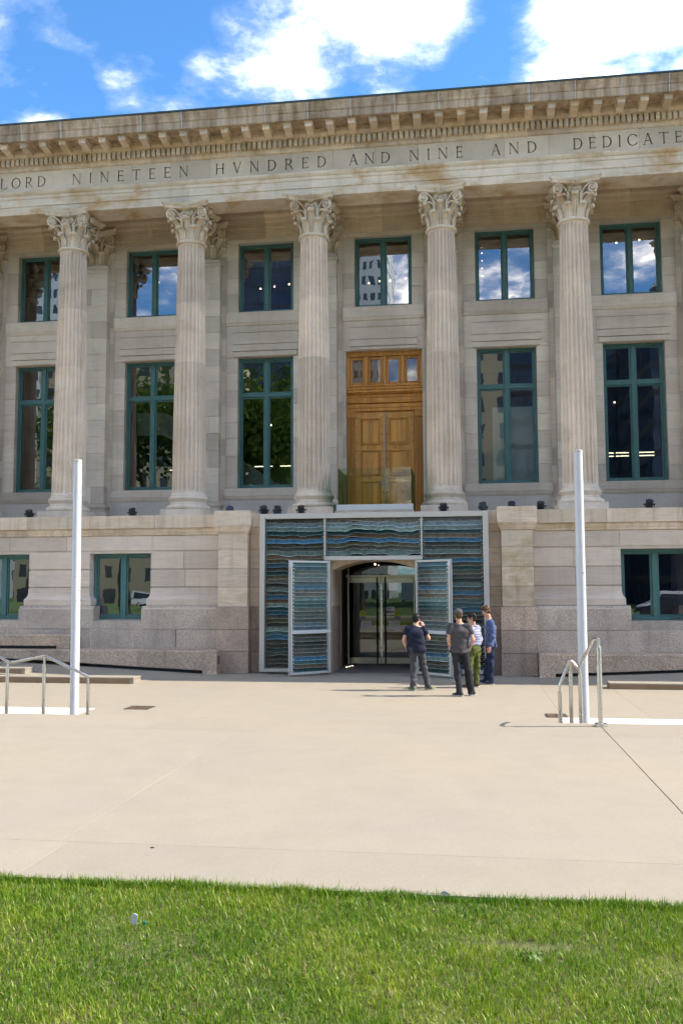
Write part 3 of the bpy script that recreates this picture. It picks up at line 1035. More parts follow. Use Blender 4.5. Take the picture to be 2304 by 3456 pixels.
def letter(ch):
    """list of convex polygons in a cell of height 1, and the advance width"""
    P_ = []

    def bar(x0, y0, x1, y1, w_):
        dx, dy = x1 - x0, y1 - y0
        if abs(dy) > abs(dx) * .2:
            P_.append([(x0 - w_ / 2, y0), (x0 + w_ / 2, y0), (x1 + w_ / 2, y1), (x1 - w_ / 2, y1)])
        else:
            P_.append([(x0, y0 - w_ / 2), (x1, y1 - w_ / 2), (x1, y1 + w_ / 2), (x0, y0 + w_ / 2)])

    def serif(x, y, l=.20):
        s_ = SF if y < .5 else -SF
        P_.append([(x - l / 2, min(y, y + s_)), (x + l / 2, min(y, y + s_)), (x + l / 2, max(y, y + s_)), (x - l / 2, max(y, y + s_))])

    def arc(cx_, cy, rx, ry, a0, a1, w0=TH, w1=T, n=14):
        for i in range(n):
            q0, q1 = a0 + (a1 - a0) * i / n, a0 + (a1 - a0) * (i + 1) / n
            def pr(q):
                w_ = w0 + (w1 - w0) * abs(math.cos(q))
                return ((cx_ + rx * math.cos(q), cy + ry * math.sin(q)), (cx_ + (rx - w_) * math.cos(q), cy + (ry - w_ * .9) * math.sin(q)))
            (a, b), (c_, d_) = pr(q0), pr(q1)
            P_.append([a, c_, d_, b])
    if ch == 'I':
        bar(.12, 0, .12, 1, T); serif(.12, 0); serif(.12, 1); return P_, .24
    if ch == 'L':
        bar(.12, 0, .12, 1, T); serif(.12, 1); bar(.02, .03, .60, .03, TH); bar(.58, .02, .60, .18, TH); return P_, .62
    if ch == 'E':
        bar(.12, 0, .12, 1, T); bar(.02, .03, .58, .03, TH); bar(.02, .97, .56, .97, TH); bar(.12, .53, .46, .53, TH)
        bar(.57, .02, .60, .17, TH * .8); bar(.54, .83, .54, .98, TH * .8); bar(.46, .43, .46, .62, TH * .8); return P_, .62
    if ch == 'T':
        bar(.38, 0, .38, 1, T); serif(.38, 0, .24); bar(.0, .97, .76, .97, TH); bar(.02, .82, .0, .98, TH * .8); bar(.74, .82, .76, .98, TH * .8); return P_, .76
    if ch == 'H':
        bar(.12, 0, .12, 1, T); bar(.72, 0, .72, 1, T); bar(.12, .52, .72, .52, TH)
        for x in (.12, .72):
            serif(x, 0); serif(x, 1)
        return P_, .84
    if ch == 'N':
        bar(.10, 0, .10, 1, TH); bar(.10, 1, .74, 0, T * 1.1); bar(.74, 0, .74, 1, TH); serif(.10, 0); serif(.05, 1, .18); serif(.74, 1); return P_, .84
    if ch == 'V':
        bar(.08, 1, .40, 0, T * 1.1); bar(.70, 1, .40, 0, TH); serif(.08, 1, .22); serif(.70, 1, .22); return P_, .78
    if ch == 'A':
        bar(.08, 0, .38, 1, TH); bar(.70, 0, .38, 1, T * 1.1); bar(.18, .36, .60, .36, TH * .9); serif(.08, 0, .22); serif(.70, 0, .22); return P_, .80
    if ch == 'D':
        bar(.12, 0, .12, 1, T); bar(.02, .03, .32, .03, TH); bar(.02, .97, .32, .97, TH); arc(.30, .5, .48, .5, -math.pi / 2, math.pi / 2); return P_, .80
    if ch == 'O':
        arc(.45, .5, .45, .51, 0, 2 * math.pi, n=28); return P_, .90
    if ch == 'C':
        arc(.46, .5, .46, .51, math.radians(42), math.radians(318), n=22); bar(.78, .70, .80, .93, TH * .8); bar(.78, .10, .80, .30, TH * .8); return P_, .80
    if ch == 'R':
        bar(.12, 0, .12, 1, T); serif(.12, 0); bar(.02, .97, .32, .97, TH); bar(.12, .47, .34, .47, TH); arc(.32, .72, .28, .28, -math.pi / 2, math.pi / 2, n=10); bar(.34, .47, .70, .0, T); serif(.72, 0, .16); return P_, .74
    return P_, .3


def carve(word, x0, x1):
    H_ = .322
    ls = [letter(c_) for c_ in word]
    tot = sum(l[1] for l in ls) * H_
    gap = ((x1 - x0) - tot) / max(1, len(word) - 1)
    mb = MB()
    x = x0
    for ps, wd in ls:
        for p in ps:
            # orient counter clockwise
            ar = sum(p[i][0] * p[(i + 1) % len(p)][1] - p[(i + 1) % len(p)][0] * p[i][1] for i in range(len(p)))
            if ar < 0:
                p = p[::-1]
            mb.rings([[(x + a * H_, -.375, 14.235 + b * H_) for a, b in p], [(x + a * H_, -.45, 14.235 + b * H_) for a, b in p]])
        x += wd * H_ + gap
    return mb


words = [('LORD', -9.50, -8.06), ('NINETEEN', -7.22, -3.65), ('HVNDRED', -2.83, .43), ('AND', 1.09, 2.26), ('NINE', 2.81, 4.31), ('AND', 5.09, 6.33), ('DEDICATED', 7.31, 10.62)]
cut = MB()
for wd, a, b in words:
    q = carve(wd, a, b)
    o = len(cut.v)
    cut.v += q.v
    cut.f += [tuple(i + o for i in f_) for f_ in q.f]
    cut.m += q.m
cutter = link('lettering_cutter', cut.mesh('lettering_cutter', 'patina'))
bpy.context.view_layer.update()
dgs = []
for o in FR:
    if -9.6 - 1.3 < o.location.x < 10.7:
        o.data = o.data.copy()
        md = o.modifiers.new('carve', 'BOOLEAN')
        md.operation = 'DIFFERENCE'
        md.object = cutter
        md.solver = 'EXACT'
        md.use_self = True
        md.material_mode = 'TRANSFER'
        dgs.append(o)
dg = bpy.context.evaluated_depsgraph_get()
for o in dgs:
    me = bpy.data.meshes.new_from_object(o.evaluated_get(dg))
    o.modifiers.clear()
    o.data = me
bpy.data.objects.remove(cutter)

# ------------------------------------------------------------------ podium
YP, YG = -1.36, -1.52
WIN_B = [-12.2, -8.67, -5.15, 8.98, 12.5]       # basement window centres
HB = .87
segs = [(-17.0, -13.07), (-11.33, -9.54), (-7.80, -6.02), (-4.28, -2.32), (5.94, 8.11), (9.85, 11.63), (13.37, 17.0)]
pod = MB()
for a, b in segs:
    pod.box(a + .02, b - .02, YP + .035, 0.6, 1.0, 3.72)
    pod.box(a - .1, b + .1, YG + .002, 0.6, 0, 1.70)
pod.box(-17, -1.5, YP + .035, .6, 3.30, 3.86)
pod.box(5.12, 17, YP + .035, .6, 3.30, 3.86)
pod.box(-17, -2.3, YG + .002, .6, 0, 1.14)
pod.box(5.92, 17, YG + .002, .6, 0, 1.14)
for b in WIN_B:
    pod.box(b - HB - .2, b + HB + .2, YP + .02, -.7, 3.19, 3.5)
    pod.box(b - HB - .2, b + HB + .2, YG + .05, -.7, 1.0, 1.34)
podium = pod.build('podium_wall', 'lime', BL)
for a, b in segs:
    n = 1 if b - a < 1.9 else 2
    if b - a > 3:
        n = 3
    for z0, z1 in ((2.757, 3.235), (2.27, 2.730)):
        course('podium_stone', a, b, YP, YP + .3, z0, z1, 'lime', podium, n, .004, .012)
    e = [a + (b - a) * i / n for i in range(n + 1)]
    for i in range(n):
        # flared base stone with sloping granite top course
        q = MB()
        o0 = lambda o, side: o if side else 0
        prof = [(.0, 2.245), (.0, 2.12), (.012, 2.05), (.04, 1.985), (.075, 1.945), (.085, 1.93), (.085, 1.765)]
        L_, R_ = i == 0, i == n - 1
        q.rings([[(e[i] + .002 - (o if L_ else 0), YP - o, z), (e[i + 1] - .002 + (o if R_ else 0), YP - o, z), (e[i + 1] - .002 + (o if R_ else 0), YP + .3, z), (e[i] + .002 - (o if L_ else 0), YP + .3, z)] for o, z in prof])
        q.build('podium_stone', 'lime', podium)
    gx0, gx1 = a - .19, b + .19
    if abs(b + 2.32) < .01:
        gx1 = b + .0
    if abs(a - 5.94) < .01:
        gx0 = a
    ng = max(2, round((gx1 - gx0) / 1.1))
    e = [gx0 + (gx1 - gx0) * j / ng for j in range(ng + 1)]
    for j in range(ng):
        q = MB()
        x0, x1 = e[j] + .003, e[j + 1] - .003
        q.rings([[(x0, y, z) for y, z in ((YG, 1.145), (YG, 1.665), (YG + .025, 1.70), (YP - .08, 1.755), (YP + .3, 1.755), (YP + .3, 1.145))], [(x1, y, z) for y, z in ((YG, 1.145), (YG, 1.665), (YG + .025, 1.70), (YP - .08, 1.755), (YP + .3, 1.755), (YP + .3, 1.145))]])
        q.build('granite_block', 'granite', podium)
# flat band, lintel course, moulding and coping
for a, b in ((-17, -2.31), (5.93, 17)):
    n = max(3, round((b - a) / 2.1))
    course('podium_stone', a, b, YP, YP + .3, 3.262, 3.665, 'lime', podium, n, .004, .006)
    n = round((b - a) / 1.83)
    e = [a + (b - a) * i / n for i in range(n + 1)]
    for i in range(n):
        q = MB()
        q.extx([(YP - .005, 3.668), (YP - .03, 3.68), (YP - .035, 3.72), (YP - .06, 3.76), (YP - .075, 3.83), (YP - .075, 3.857), (-.8, 3.857), (-.8, 3.668)], e[i] + .002, e[i + 1] - .002)
        q.build('podium_moulding', 'lime_ochre', podium)
        q = MB()
        q.cbox(e[i] + .003, e[i + 1] - .003, YP - .13, -.6, 3.859, 4.212, .009)
        q.build('coping_stone', 'lime_cope', podium)
    # lower granite course
    n = round((b - a) / 1.2)
    course('granite_block', a, b, YG - .004, YG + .3, .02, 1.138, 'granite', podium, n, .016, .003)
for b in WIN_B:
    q = MB()
    q.rings([[(x, y, z) for y, z in ((YG - .002, 1.145), (YG - .002, 1.345), (YG + .03, 1.362), (-1.0, 1.392), (-1.0, 1.145))] for x in (b - HB - .02 + .21, b + HB + .02 - .21)])
    q.build('window_sill', 'granite', podium)
    q = MB()
    q.box(b - HB - .18, b + HB + .18, -1.06, -.9, 1.15, 1.385)
    q.build('window_sill_core', 'granite', podium)

# piers flanking the entrance
for x0, x1 in ((-2.304, -1.508), (5.123, 5.922)):
    pr = thing('entrance_pier', None, None, ((x0 + x1) / 2, -1.5, 0), parent=BL)
    for z0, z1, mat in ((.0, .555, 'granite_dark'), (.56, 1.138, 'granite_dark'), (1.143, 1.735, 'granite_dark')):
        blk('granite_block', x0 - .045, x1 + .045, -1.70, -1.0, z0 + .002, z1 - .002, mat, pr, .006)
    for z0, z1 in ((1.738, 2.25), (2.253, 2.75), (2.753, 3.26), (3.263, 3.69)):
        blk('pier_stone', x0, x1, -1.655, -1.0, z0 + .001, z1 - .001, 'lime_pier', pr, .006)
    q = MB()
    q.frustum(x0, x1, -1.655, -1.0, [(.0, 3.691), (.025, 3.70), (.028, 3.73), (.05, 3.745), (.06, 3.79), (.085, 3.835), (.09, 3.87)])
    q.build('pier_moulding', 'lime_ochre', pr)
    q = MB()
    q.cbox(x0 - .10, x1 + .10, -1.76, -1.0, 3.872, 4.285, .01)
    q.build('pier_cap', 'lime_pier', pr)

# wall behind the portal with a segmental-arched opening
OX0, OX1 = .715, 2.945
OC, ZS, ZT = (OX0 + OX1) / 2, 2.70, 2.945
def arch_z(x):
    w_ = (OX1 - OX0) / 2
    R_ = (w_ * w_ + (ZT - ZS) ** 2) / (2 * (ZT - ZS))
    return ZT - R_ + math.sqrt(R_ * R_ - (x - OC) ** 2)
for x0, x1 in ((-1.507, OX0), (OX1, 5.122)):
    for z0, z1, mat in ((.0, .555, 'granite_dark'), (.558, 1.138, 'granite_dark'), (1.142, 1.735, 'granite_dark'), (1.738, 2.25, 'lime_pier'), (2.253, 2.75, 'lime_pier'), (2.753, 3.26, 'lime_pier')):
        blk('entrance_stone', x0 + .001, x1 - .001, YP, .12, z0 + .002, z1 - .002, mat, podium, .006)
a = MB()
n = 16
xsA = [OX0 + (OX1 - OX0) * i / n for i in range(n + 1)]
low = [(x, arch_z(x)) for x in xsA]
for i in range(n):
    a.quadbox([(low[i][0], YP, low[i][1]), (low[i + 1][0], YP, low[i + 1][1]), (low[i + 1][0], .12, low[i + 1][1]), (low[i][0], .12, low[i][1]),
               (low[i][0], YP, 3.26), (low[i + 1][0], YP, 3.26), (low[i + 1][0], .12, 3.26), (low[i][0], .12, 3.26)])
a.build('entrance_arch', 'lime_ochre', podium)
for x0, x1 in ((-1.507, 1.0), (1.0, 2.9), (2.9, 5.122)):
    blk('entrance_stone', x0 + .002, x1 - .002, YP, .12, 3.263, 3.665, 'lime_ochre', podium, .006)
    q = MB()
    q.extx([(YP - .005, 3.668), (YP - .035, 3.72), (YP - .075, 3.83), (YP - .075, 3.857), (-.6, 3.857), (-.6, 3.668)], x0 + .001, x1 - .001)
    q.build('podium_moulding', 'lime_ochre', podium)
    q = MB()
    q.cbox(x0 + .002, x1 - .002, YP - .11, -.6, 3.859, 4.205, .008)
    q.build('coping_stone', 'lime_ochre', podium)
# vestibule: dark lining behind the arch
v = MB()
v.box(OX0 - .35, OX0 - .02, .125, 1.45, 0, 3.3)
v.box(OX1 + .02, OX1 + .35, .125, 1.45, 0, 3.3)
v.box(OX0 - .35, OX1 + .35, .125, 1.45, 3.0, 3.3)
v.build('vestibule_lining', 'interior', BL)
v = MB()
v.box(OX0 - .02, OX0 + .03, .13, .22, 0, 2.95)
v.box(OX1 - .03, OX1 + .02, .13, .22, 0, 2.95)
v.box(OX0 + .10, OX0 + .14, .9, .94, 0, 2.9)
v.build('vestibule_trim', 'bronze', BL)
v = MB()
v.box(OX0 - .3, OX1 + .3, YP + .05, 6.5, -.1, .006)
v.build('entrance_floor', 'concrete_dark', BL)
v = MB()
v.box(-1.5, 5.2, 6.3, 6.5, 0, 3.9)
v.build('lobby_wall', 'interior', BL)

# ------------------------------------------------------------------ glazed entrance doors
ED = thing('entrance_door', None, None, (1.76, 1.42, 0), parent=BL)
YD = 1.42
DX0, DXM, DX1 = .80, 1.745, 2.69
h = MB()
h.cbox(OX0 - .02, OX1 + .02, YD - .05, YD + .06, 2.53, 2.60, .006)
h.cbox(DX0 - .03, DX0, YD - .05, YD + .05, .01, 2.53, .005)
h.cbox(DX1, DX1 + .03, YD - .05, YD + .05, .01, 2.53, .005)
h.build('door_frame', 'bronze', ED)
for x0, x1 in ((DX0 + .004, DXM - .004), (DXM + .004, DX1 - .004)):
    q = MB()
    q.cbox(x0, x1, YD - .025, YD + .025, 2.37, 2.525, .004)
    q.cbox(x0, x1, YD - .025, YD + .025, .02, .20, .004)
    q.build('door_rail', 'bronze', ED)
    q = MB()
    q.box(x0, x1, YD - .006, YD + .006, .20, 2.37)
    q.build('glass_leaf', 'glass_door', ED)
    in_ = x1 if x0 < 1 else x0
    s_ = -1 if x0 < 1 else 1
    q = MB()
    q.cbox(min(in_, in_ + s_ * .03), max(in_, in_ + s_ * .03), YD - .02, YD + .02, .21, 2.36, .004)
    q.build('meeting_stile', 'steel', ED)
    q = MB()
    q.tube([(in_ + s_ * .115, YD - .075, .03), (in_ + s_ * .115, YD - .075, 2.52)], .021, 10)
    q.build('pull_bar', 'dark_metal', ED)
    q = MB()
    q.tube([(in_ + s_ * .14, YD + .05, 1.10), (in_ + s_ * .20, YD + .09, 1.06), (in_ + s_ * .82, YD + .09, 1.06)], .014, 8)
    q.build('push_bar', 'steel', ED)
q = MB()
q.box(OX0, DX0 - .03, YD - .006, YD + .006, .02, 2.53)
q.build('side_light', 'glass_door', ED)
q = MB()
q.box(DX1 + .03, OX1, YD - .006, YD + .006, .02, 2.53)
q.build('side_light', 'glass_door', ED)
q = MB()
q.box(OX0, OX1, YD - .006, YD + .006, 2.60, 3.0)
q.build('transom_pane', 'glass_door', ED)
q = MB()
q.ball((1.62, .9, 2.90), .028, 8)
q.build('downlight', 'lamp_warm', ED)
for i in range(3):
    q = MB()
    q.lathe(.86 + .05 * i, .35 + .22 * i, [(.028, .006), (.028, .014)], 12)
    q.build('floor_light', 'lamp_warm', ED)


def notice(name, label, x, z, w_, h_, extra=None, mat='notice'):
    q = MB()
    q.box(x - w_ / 2, x + w_ / 2, YD - .012, YD - .0075, z - h_ / 2, z + h_ / 2)
    o = q.build(name, mat)
    tag(o, label, 'notice')
    if extra:
        q = MB()
        extra(q)
        q.build('print', 'ink', o)
    return o


def arrow(q):
    x, z, y = 1.98, 1.52, YD - .0145
    q.rings([[(x - .11, y, z), (x - .05, y, z + .05), (x - .05, y, z + .018), (x + .12, y, z + .018), (x + .12, y, z - .018), (x - .05, y, z - .018), (x - .05, y, z - .05)],
             [(x - .11, y + .001, z), (x - .05, y + .001, z + .05), (x - .05, y + .001, z + .018), (x + .12, y + .001, z + .018), (x + .12, y + .001, z - .018), (x - .05, y + .001, z - .018), (x - .05, y + .001, z - .05)]])
    q.box(x - .10, x + .10, y, y + .001, z + .105, z + .115)
    q.box(x - .03, x + .03, y, y + .001, z + .07, z + .085)


def lines(x, z):
    def f_(q):
        for i in range(5):
            q.box(x - .12, x + .12 - (.05 if i == 4 else 0), YD - .0145, YD - .0135, z + .08 - i * .035, z + .088 - i * .035)
    return f_


notice('paper_notice', 'white paper notice with a black arrow pointing to the glass door', 1.98, 1.55, .30, .235, arrow)
notice('paper_notice', 'white paper notice below the sticker of the door leaf nearer the planted lights', 1.30, 1.13, .30, .235, lines(1.30, 1.13))
notice('paper_notice', 'white paper notice just below the arrow notice', 2.12, 1.13, .31, .235, lines(2.12, 1.13))
for x, lb in ((1.19, 'round topped yellow door sticker farther from the people'), (2.21, 'round topped yellow door sticker nearer the people')):
    q = MB()
    pts = [(x - .085, 1.39), (x + .085, 1.39), (x + .085, 1.49)] + [(x + .085 * math.cos(a_), 1.49 + .085 * math.sin(a_)) for a_ in [math.pi * i / 10 for i in range(1, 10)]] + [(x - .085, 1.49)]
    q.rings([[(a_, YD - .012, b_) for a_, b_ in pts], [(a_, YD - .0075, b_) for a_, b_ in pts]])
    o = tag(q.build('door_sticker', 'sticker'), lb, 'sticker', 'yellow door stickers')
    q = MB()
    q.box(x - .085, x + .085, YD - .012, YD - .0075, 1.325, 1.388)
    q.build('lower_label', 'sticker_blue', o)
    q = MB()
    for i in range(3):
        q.box(x - .06, x + .06, YD - .0145, YD - .0125, 1.46 + i * .03, 1.468 + i * .03)
    q.build('print', 'ink', o)

# ------------------------------------------------------------------ windows
def window(name, xc, hw, z0, z1, yf, transom=None, blind=0.0, fw=.075, mw=.12):
    t = thing(name, None, None, (xc, yf, z0), parent=BL)
    f_ = MB()
    for a, b, c_, d_ in ((xc - hw, xc - hw + fw, z0, z1), (xc + hw - fw, xc + hw, z0, z1), (xc - hw + fw, xc + hw - fw, z1 - fw, z1), (xc - hw + fw, xc + hw - fw, z0, z0 + fw)):
        f_.cbox(a + .0005, b - .0005, yf - .03, yf + .12, c_, d_, .006)
    f_.build('frame', 'teal', t)
    q = MB()
    q.cbox(xc - mw / 2, xc + mw / 2, yf - .028, yf + .11, z0 + fw, z1 - fw, .006)
    q.build('mullion', 'teal', t)
    rows = [(z0 + fw, z1 - fw)]
    if transom:
        q = MB()
        q.cbox(xc - hw + fw, xc - mw / 2 - .001, yf - .025, yf + .10, transom - .055, transom + .055, .006)
        q.cbox(xc + mw / 2 + .001, xc + hw - fw, yf - .025, yf + .10, transom - .055, transom + .055, .006)
        q.build('transom', 'teal', t)
        rows = [(z0 + fw, transom - .055), (transom + .055, z1 - fw)]
    for s_ in (-1, 1):
        a, b = sorted((xc + s_ * mw / 2, xc + s_ * (hw - fw)))
        for c_, d_ in rows:
            q = MB()
            st = .045
            q.cbox(a + .004, a + st, yf + .012, yf + .07, c_ + .004, d_ - .004, .004)
            q.cbox(b - st, b - .004, yf + .012, yf + .07, c_ + .004, d_ - .004, .004)
            q.cbox(a + st + .001, b - st - .001, yf + .012, yf + .07, c_ + .004, c_ + st, .004)
            q.cbox(a + st + .001, b - st - .001, yf + .012, yf + .07, d_ - st, d_ - .004, .004)
            q.build('sash', 'teal', t)
            q = MB()
            tx, tz = random.uniform(-.0018, .0018), random.uniform(-.0022, .0022)
            x0, x1, y = a + .035, b - .035, yf + .045
            hx, hz = (x1 - x0) / 2, (d_ - c_ - .07) / 2
            q.v = [(x0, y - tx * hx - tz * hz, c_ + .035), (x1, y + tx * hx - tz * hz, c_ + .035), (x1, y + tx * hx + tz * hz, d_ - .035), (x0, y - tx * hx + tz * hz, d_ - .035)]
            q.face((0, 1, 2, 3))
            q.build('pane', 'glass', t)
            if blind and d_ == rows[-1][1]:
                q = MB()
                q.box(a + .03, b - .03, yf + .09, yf + .10, d_ - blind, d_ - .01)
                q.build('roller_blind', 'blind', t)
    return t


for i, b in enumerate(BAY):
    window('upper_window', b, .875, 10.79, 13.008, 2.0, None, .36)
    if i != 4:
        window('main_window', b, .875, 5.277, 9.362, 2.0, 8.20)
for b in WIN_B:
    window('basement_window', b, .87, 1.39, 3.188, -1.05, None, 0, .085, .13)

# pale things inside seen through the panes
q = MB()
q.box(5.06, 6.33, 2.17, 2.19, 5.28, 7.62)
q.build('display_screen', 'interior_pale', BL)
q = MB()
pts = [(-6.45, 8.0), (-5.6, 8.0), (-4.9, 7.7), (-1.2, 5.2), (-1.2, 4.4), (-4.9, 6.9), (-5.6, 7.25), (-6.45, 7.25)]
q.rings([[(x, 3.2, z) for x, z in pts], [(x, 3.23, z) for x, z in pts]])
q.build('stair_balustrade', 'interior_pale', BL)
for x0, x1, z in ((-9.4, -8.75, 6.08), (-8.6, -7.6, 6.08), (-5.4, -4.6, 6.10), (-2.55, -1.95, 6.15), (-1.7, -1.1, 6.15), (8.35, 8.75, 6.32), (8.82, 9.2, 6.32), (9.45, 9.95, 6.32), (8.35, 8.75, 6.22), (8.82, 9.2, 6.22), (9.45, 9.95, 6.22)):
    q = MB()
    q.box(x0, x1, 3.4, 3.43, z, z + .028)
    q.build('tube_lamp', 'lamp_tube', BL)
for x, z in ((-5.95, 12.55), (-5.25, 12.45), (-2.42, 12.15), (-1.95, 12.2), (-1.45, 12.25), (1.2, 12.15), (1.55, 12.2), (1.9, 12.2), (2.4, 12.25), (4.85, 13.15), (4.86, 12.95), (4.86, 12.7), (4.86, 12.45), (4.86, 12.2), (9.05, 13.05), (9.75, 13.1), (-2.05, 7.55), (8.85, 7.95), (9.45, 7.98)):
    q = MB()
    q.ball((x, 3.6, z), .022 if x > 4.8 and x < 4.9 else .032, 8)
    q.build('globe_lamp', 'lamp_warm', BL)

# ------------------------------------------------------------------ balcony doors (oak)
BD = thing('balcony_door', None, None, (1.78, 2.1, 4.25), parent=BL)
YB = 2.02
X0, X1, XM = .665, 2.995, 1.81
q = MB()
q.box(X0, X1, YB + .10, YB + .22, 4.197, 9.43)
q.build('surround', 'wood', BD)
q = MB()
for z0, z1, y in ((7.60, 7.70, .02), (7.70, 7.83, .0), (7.84, 7.875, -.05), (7.875, 8.02, .04), (8.02, 8.12, .02), (8.12, 8.16, -.05), (8.16, 8.25, -.10), (8.25, 8.33, -.13), (8.33, 8.385, -.16)):
    q.cbox(X0, X1, YB + y, YB + .10, z0 + .001, z1 - .001, .008)
q.build('door_cornice', 'wood_dark', BD)
q = MB()
q.cbox(X0, X1, YB - .02, YB + .10, 9.30, 9.43, .008)
for i in range(5):
    x = X0 + .05 + (X1 - X0 - .1) * i / 4
    q.cbox(x - .05, x + .05, YB - .01, YB + .10, 8.40, 9.299, .008)
q.build('transom_frame', 'wood', BD)
for i in range(4):
    x = X0 + .05 + (X1 - X0 - .1) * (i + .5) / 4
    hw = (X1 - X0 - .1) / 8 - .05
    q = MB()
    for a, b, c_, d_ in ((x - hw, x - hw + .08, 8.40, 9.295), (x + hw - .08, x + hw, 8.40, 9.295), (x - hw + .08, x + hw - .08, 9.20, 9.295), (x - hw + .08, x + hw - .08, 8.40, 8.50)):
        q.cbox(a + .001, b - .001, YB + .03, YB + .095, c_, d_, .012)
    q.build('transom_sash', 'wood_dark', BD)
    q = MB()
    q.v = [(x - hw + .06, YB + .07, 8.48), (x + hw - .06, YB + .07 + .002, 8.48), (x + hw - .06, YB + .066, 9.22), (x - hw + .06, YB + .064, 9.22)]
    q.face((0, 1, 2, 3))
    q.build('transom_pane', 'glass_door', BD)
for s_ in (0, 1):
    x0 = X0 if s_ == 0 else X1 - .245
    q = MB()
    q.cbox(x0, x0 + .245, YB + .03, YB + .10, 4.197, 7.45, .005)
    for k in range(4):
        xx = x0 + .045 + k * .052
        q.cbox(xx - .014, xx + .014, YB + .005, YB + .031, 4.4, 7.36, .006)
    q.cbox(x0 - .0, x0 + .245, YB - .01, YB + .10, 7.40, 7.599, .01)
    q.build('door_pilaster', 'wood_dark', BD)
q = MB()
q.tube([(0, 0, 0), (0, -.021, 0)], [.028, .018], 8)
stud_me = q.mesh('stud', 'wood_dark')
for s_ in (-1, 1):
    a, b = sorted((XM + s_ * .012, XM + s_ * .90))
    q = MB()
    q.cbox(a, b, YB + .055, YB + .11, 4.25, 7.56, .006)
    q.build('door_leaf', 'wood', BD)
    pa, pb = a + .17, b - .11
    if s_ > 0:
        pa, pb = a + .13, b - .16
    for z0, z1 in ((6.56, 7.38), (5.61, 6.40), (4.55, 5.45)):
        q = MB()
        for aa, bb, cc, dd_ in ((pa, pa + .045, z0, z1), (pb - .045, pb, z0, z1), (pa + .045, pb - .045, z1 - .045, z1), (pa + .045, pb - .045, z0, z0 + .045)):
            q.cbox(aa, bb, YB + .018, YB + .056, cc, dd_, .010)
        q.build('panel_moulding', 'wood_dark', BD)
        wb = (pb - pa - .15) / 3
        for k in range(3):
            q = MB()
            q.cbox(pa + .075 + k * wb + .001, pa + .075 + (k + 1) * wb - .001, YB + .033, YB + .056, z0 + .075, z1 - .075, .006)
            q.build('panel_board', 'wood', BD)
    for sx_, sz_ in [(x, 4.6 + .255 * i) for i in range(12) for x in (a + .06, b - .06)] + [(x, z) for z in (6.48, 5.53) for x in (pa + .2, pb - .2)]:
        link('stud', stud_me, BD, (sx_, YB + .056, sz_))
    q = MB()
    q.cbox(XM + s_ * .07 - .02, XM + s_ * .07 + .02, YB + .03, YB + .056, 5.28, 5.52, .004)
    q.tube([(XM + s_ * .07, YB + .03, 5.40), (XM + s_ * .07, YB - .01, 5.40), (XM + s_ * .20, YB - .01, 5.40)], .011, 6)
    q.build('door_handle', 'bronze', BD)
q = MB()
q.box(XM - .011, XM + .011, YB + .025, YB + .06, 4.25, 7.56)
q.build('brass_astragal', 'bronze', BD)

# glass balustrade in front of it
GB = thing('glass_balustrade', 'clear glass balustrade on a pale metal channel before the oak doors', 'balustrade', (1.8, -.9, 4.21))
q = MB()
q.cbox(.78, 2.845, -.98, -.84, 4.305, 4.465, .006)
q.build('base_channel', 'alu_white', GB)
q = MB()
q.box(.74, 2.86, -1.00, -.80, 4.213, 4.304)
q.build('base_stone', 'granite', GB)
q = MB()
q.box(.815, 2.795, -.916, -.904, 4.466, 5.46)
q.build('glass_panel', 'glass_clear', GB)
for x in (.815, 2.785):
    q = MB()
    q.box(x, x + .012, -.90, .9, 4.25, 5.46)
    q.build('side_panel', 'glass_green', GB)

# ------------------------------------------------------------------ louvred portal
PT = thing('louvre_portal', 'aluminium framed portal of wavy tinted glass louvres around the entrance', 'portal', (1.83, -1.6, 0))
PX0, PX1, PZ1 = -1.165, 4.80, 4.185
PYF, PYB = -1.72, -1.42
FW = .14
HX0, HX1, HZ0, HZ1 = .575, 3.10, 2.94, 3.05
q = MB()
q.cbox(PX0, PX0 + FW, PYF, PYB, .04, PZ1, .008)
q.cbox(PX1 - FW, PX1, PYF, PYB, .04, PZ1, .008)
q.cbox(PX0 + FW + .001, PX1 - FW - .001, PYF, PYB, PZ1 - FW, PZ1, .008)
q.build('frame', 'alu', PT)
for xa_, xb_ in ((PX0 + FW + .001, OX0 - .101), (OX1 + .101, PX1 - FW - .001)):
    q = MB()
    q.cbox(xa_, xb_, PYF, PYB, .04, .135, .008)
    q.build('bottom_rail', 'alu', PT)
q = MB()
q.cbox(HX0 - .02, HX1 + .02, PYF - .02, PYB, HZ0, HZ1, .008)
q.build('header', 'alu', PT)
for x in (HX0, HX1):
    q = MB()
    q.cbox(x - .02, x + .02, PYF - .005, PYB, HZ1 + .001, PZ1 - FW - .001, .005)
    q.build('mullion', 'alu', PT)
for x0, x1 in ((OX0 - .10, OX0 - .02), (OX1 + .02, OX1 + .10)):
    q = MB()
    q.cbox(x0, x1, PYF + .02, PYB, .04, HZ0 - .001, .006)
    q.build('door_post', 'alu', PT)
q = MB()
for x in (PX0 + .3, OX0 - .2, OX1 + .2, PX1 - .3):
    q.box(x - .12, x + .12, PYF + .06, PYB - .06, .008, .039)
q.build('levelling_feet', 'dark_metal', PT)
bk = MB()
bk.box(PX0 + FW, OX0 - .10, PYB - .012, PYB, .14, PZ1 - FW)
bk.box(OX1 + .10, PX1 - FW, PYB - .012, PYB, .14, PZ1 - FW)
bk.box(OX0 - .10, OX1 + .10, PYB - .012, PYB, HZ1, PZ1 - FW)
bk.build('cavity_shade_sheet', 'dark_metal', PT)  # dark sheet added to paint the shade behind the slats
hh = MB()
hh.cbox(-.016, .016, -.02, .03, -.012, .012, .003)
clip_me = hh.mesh('clip', 'steel')

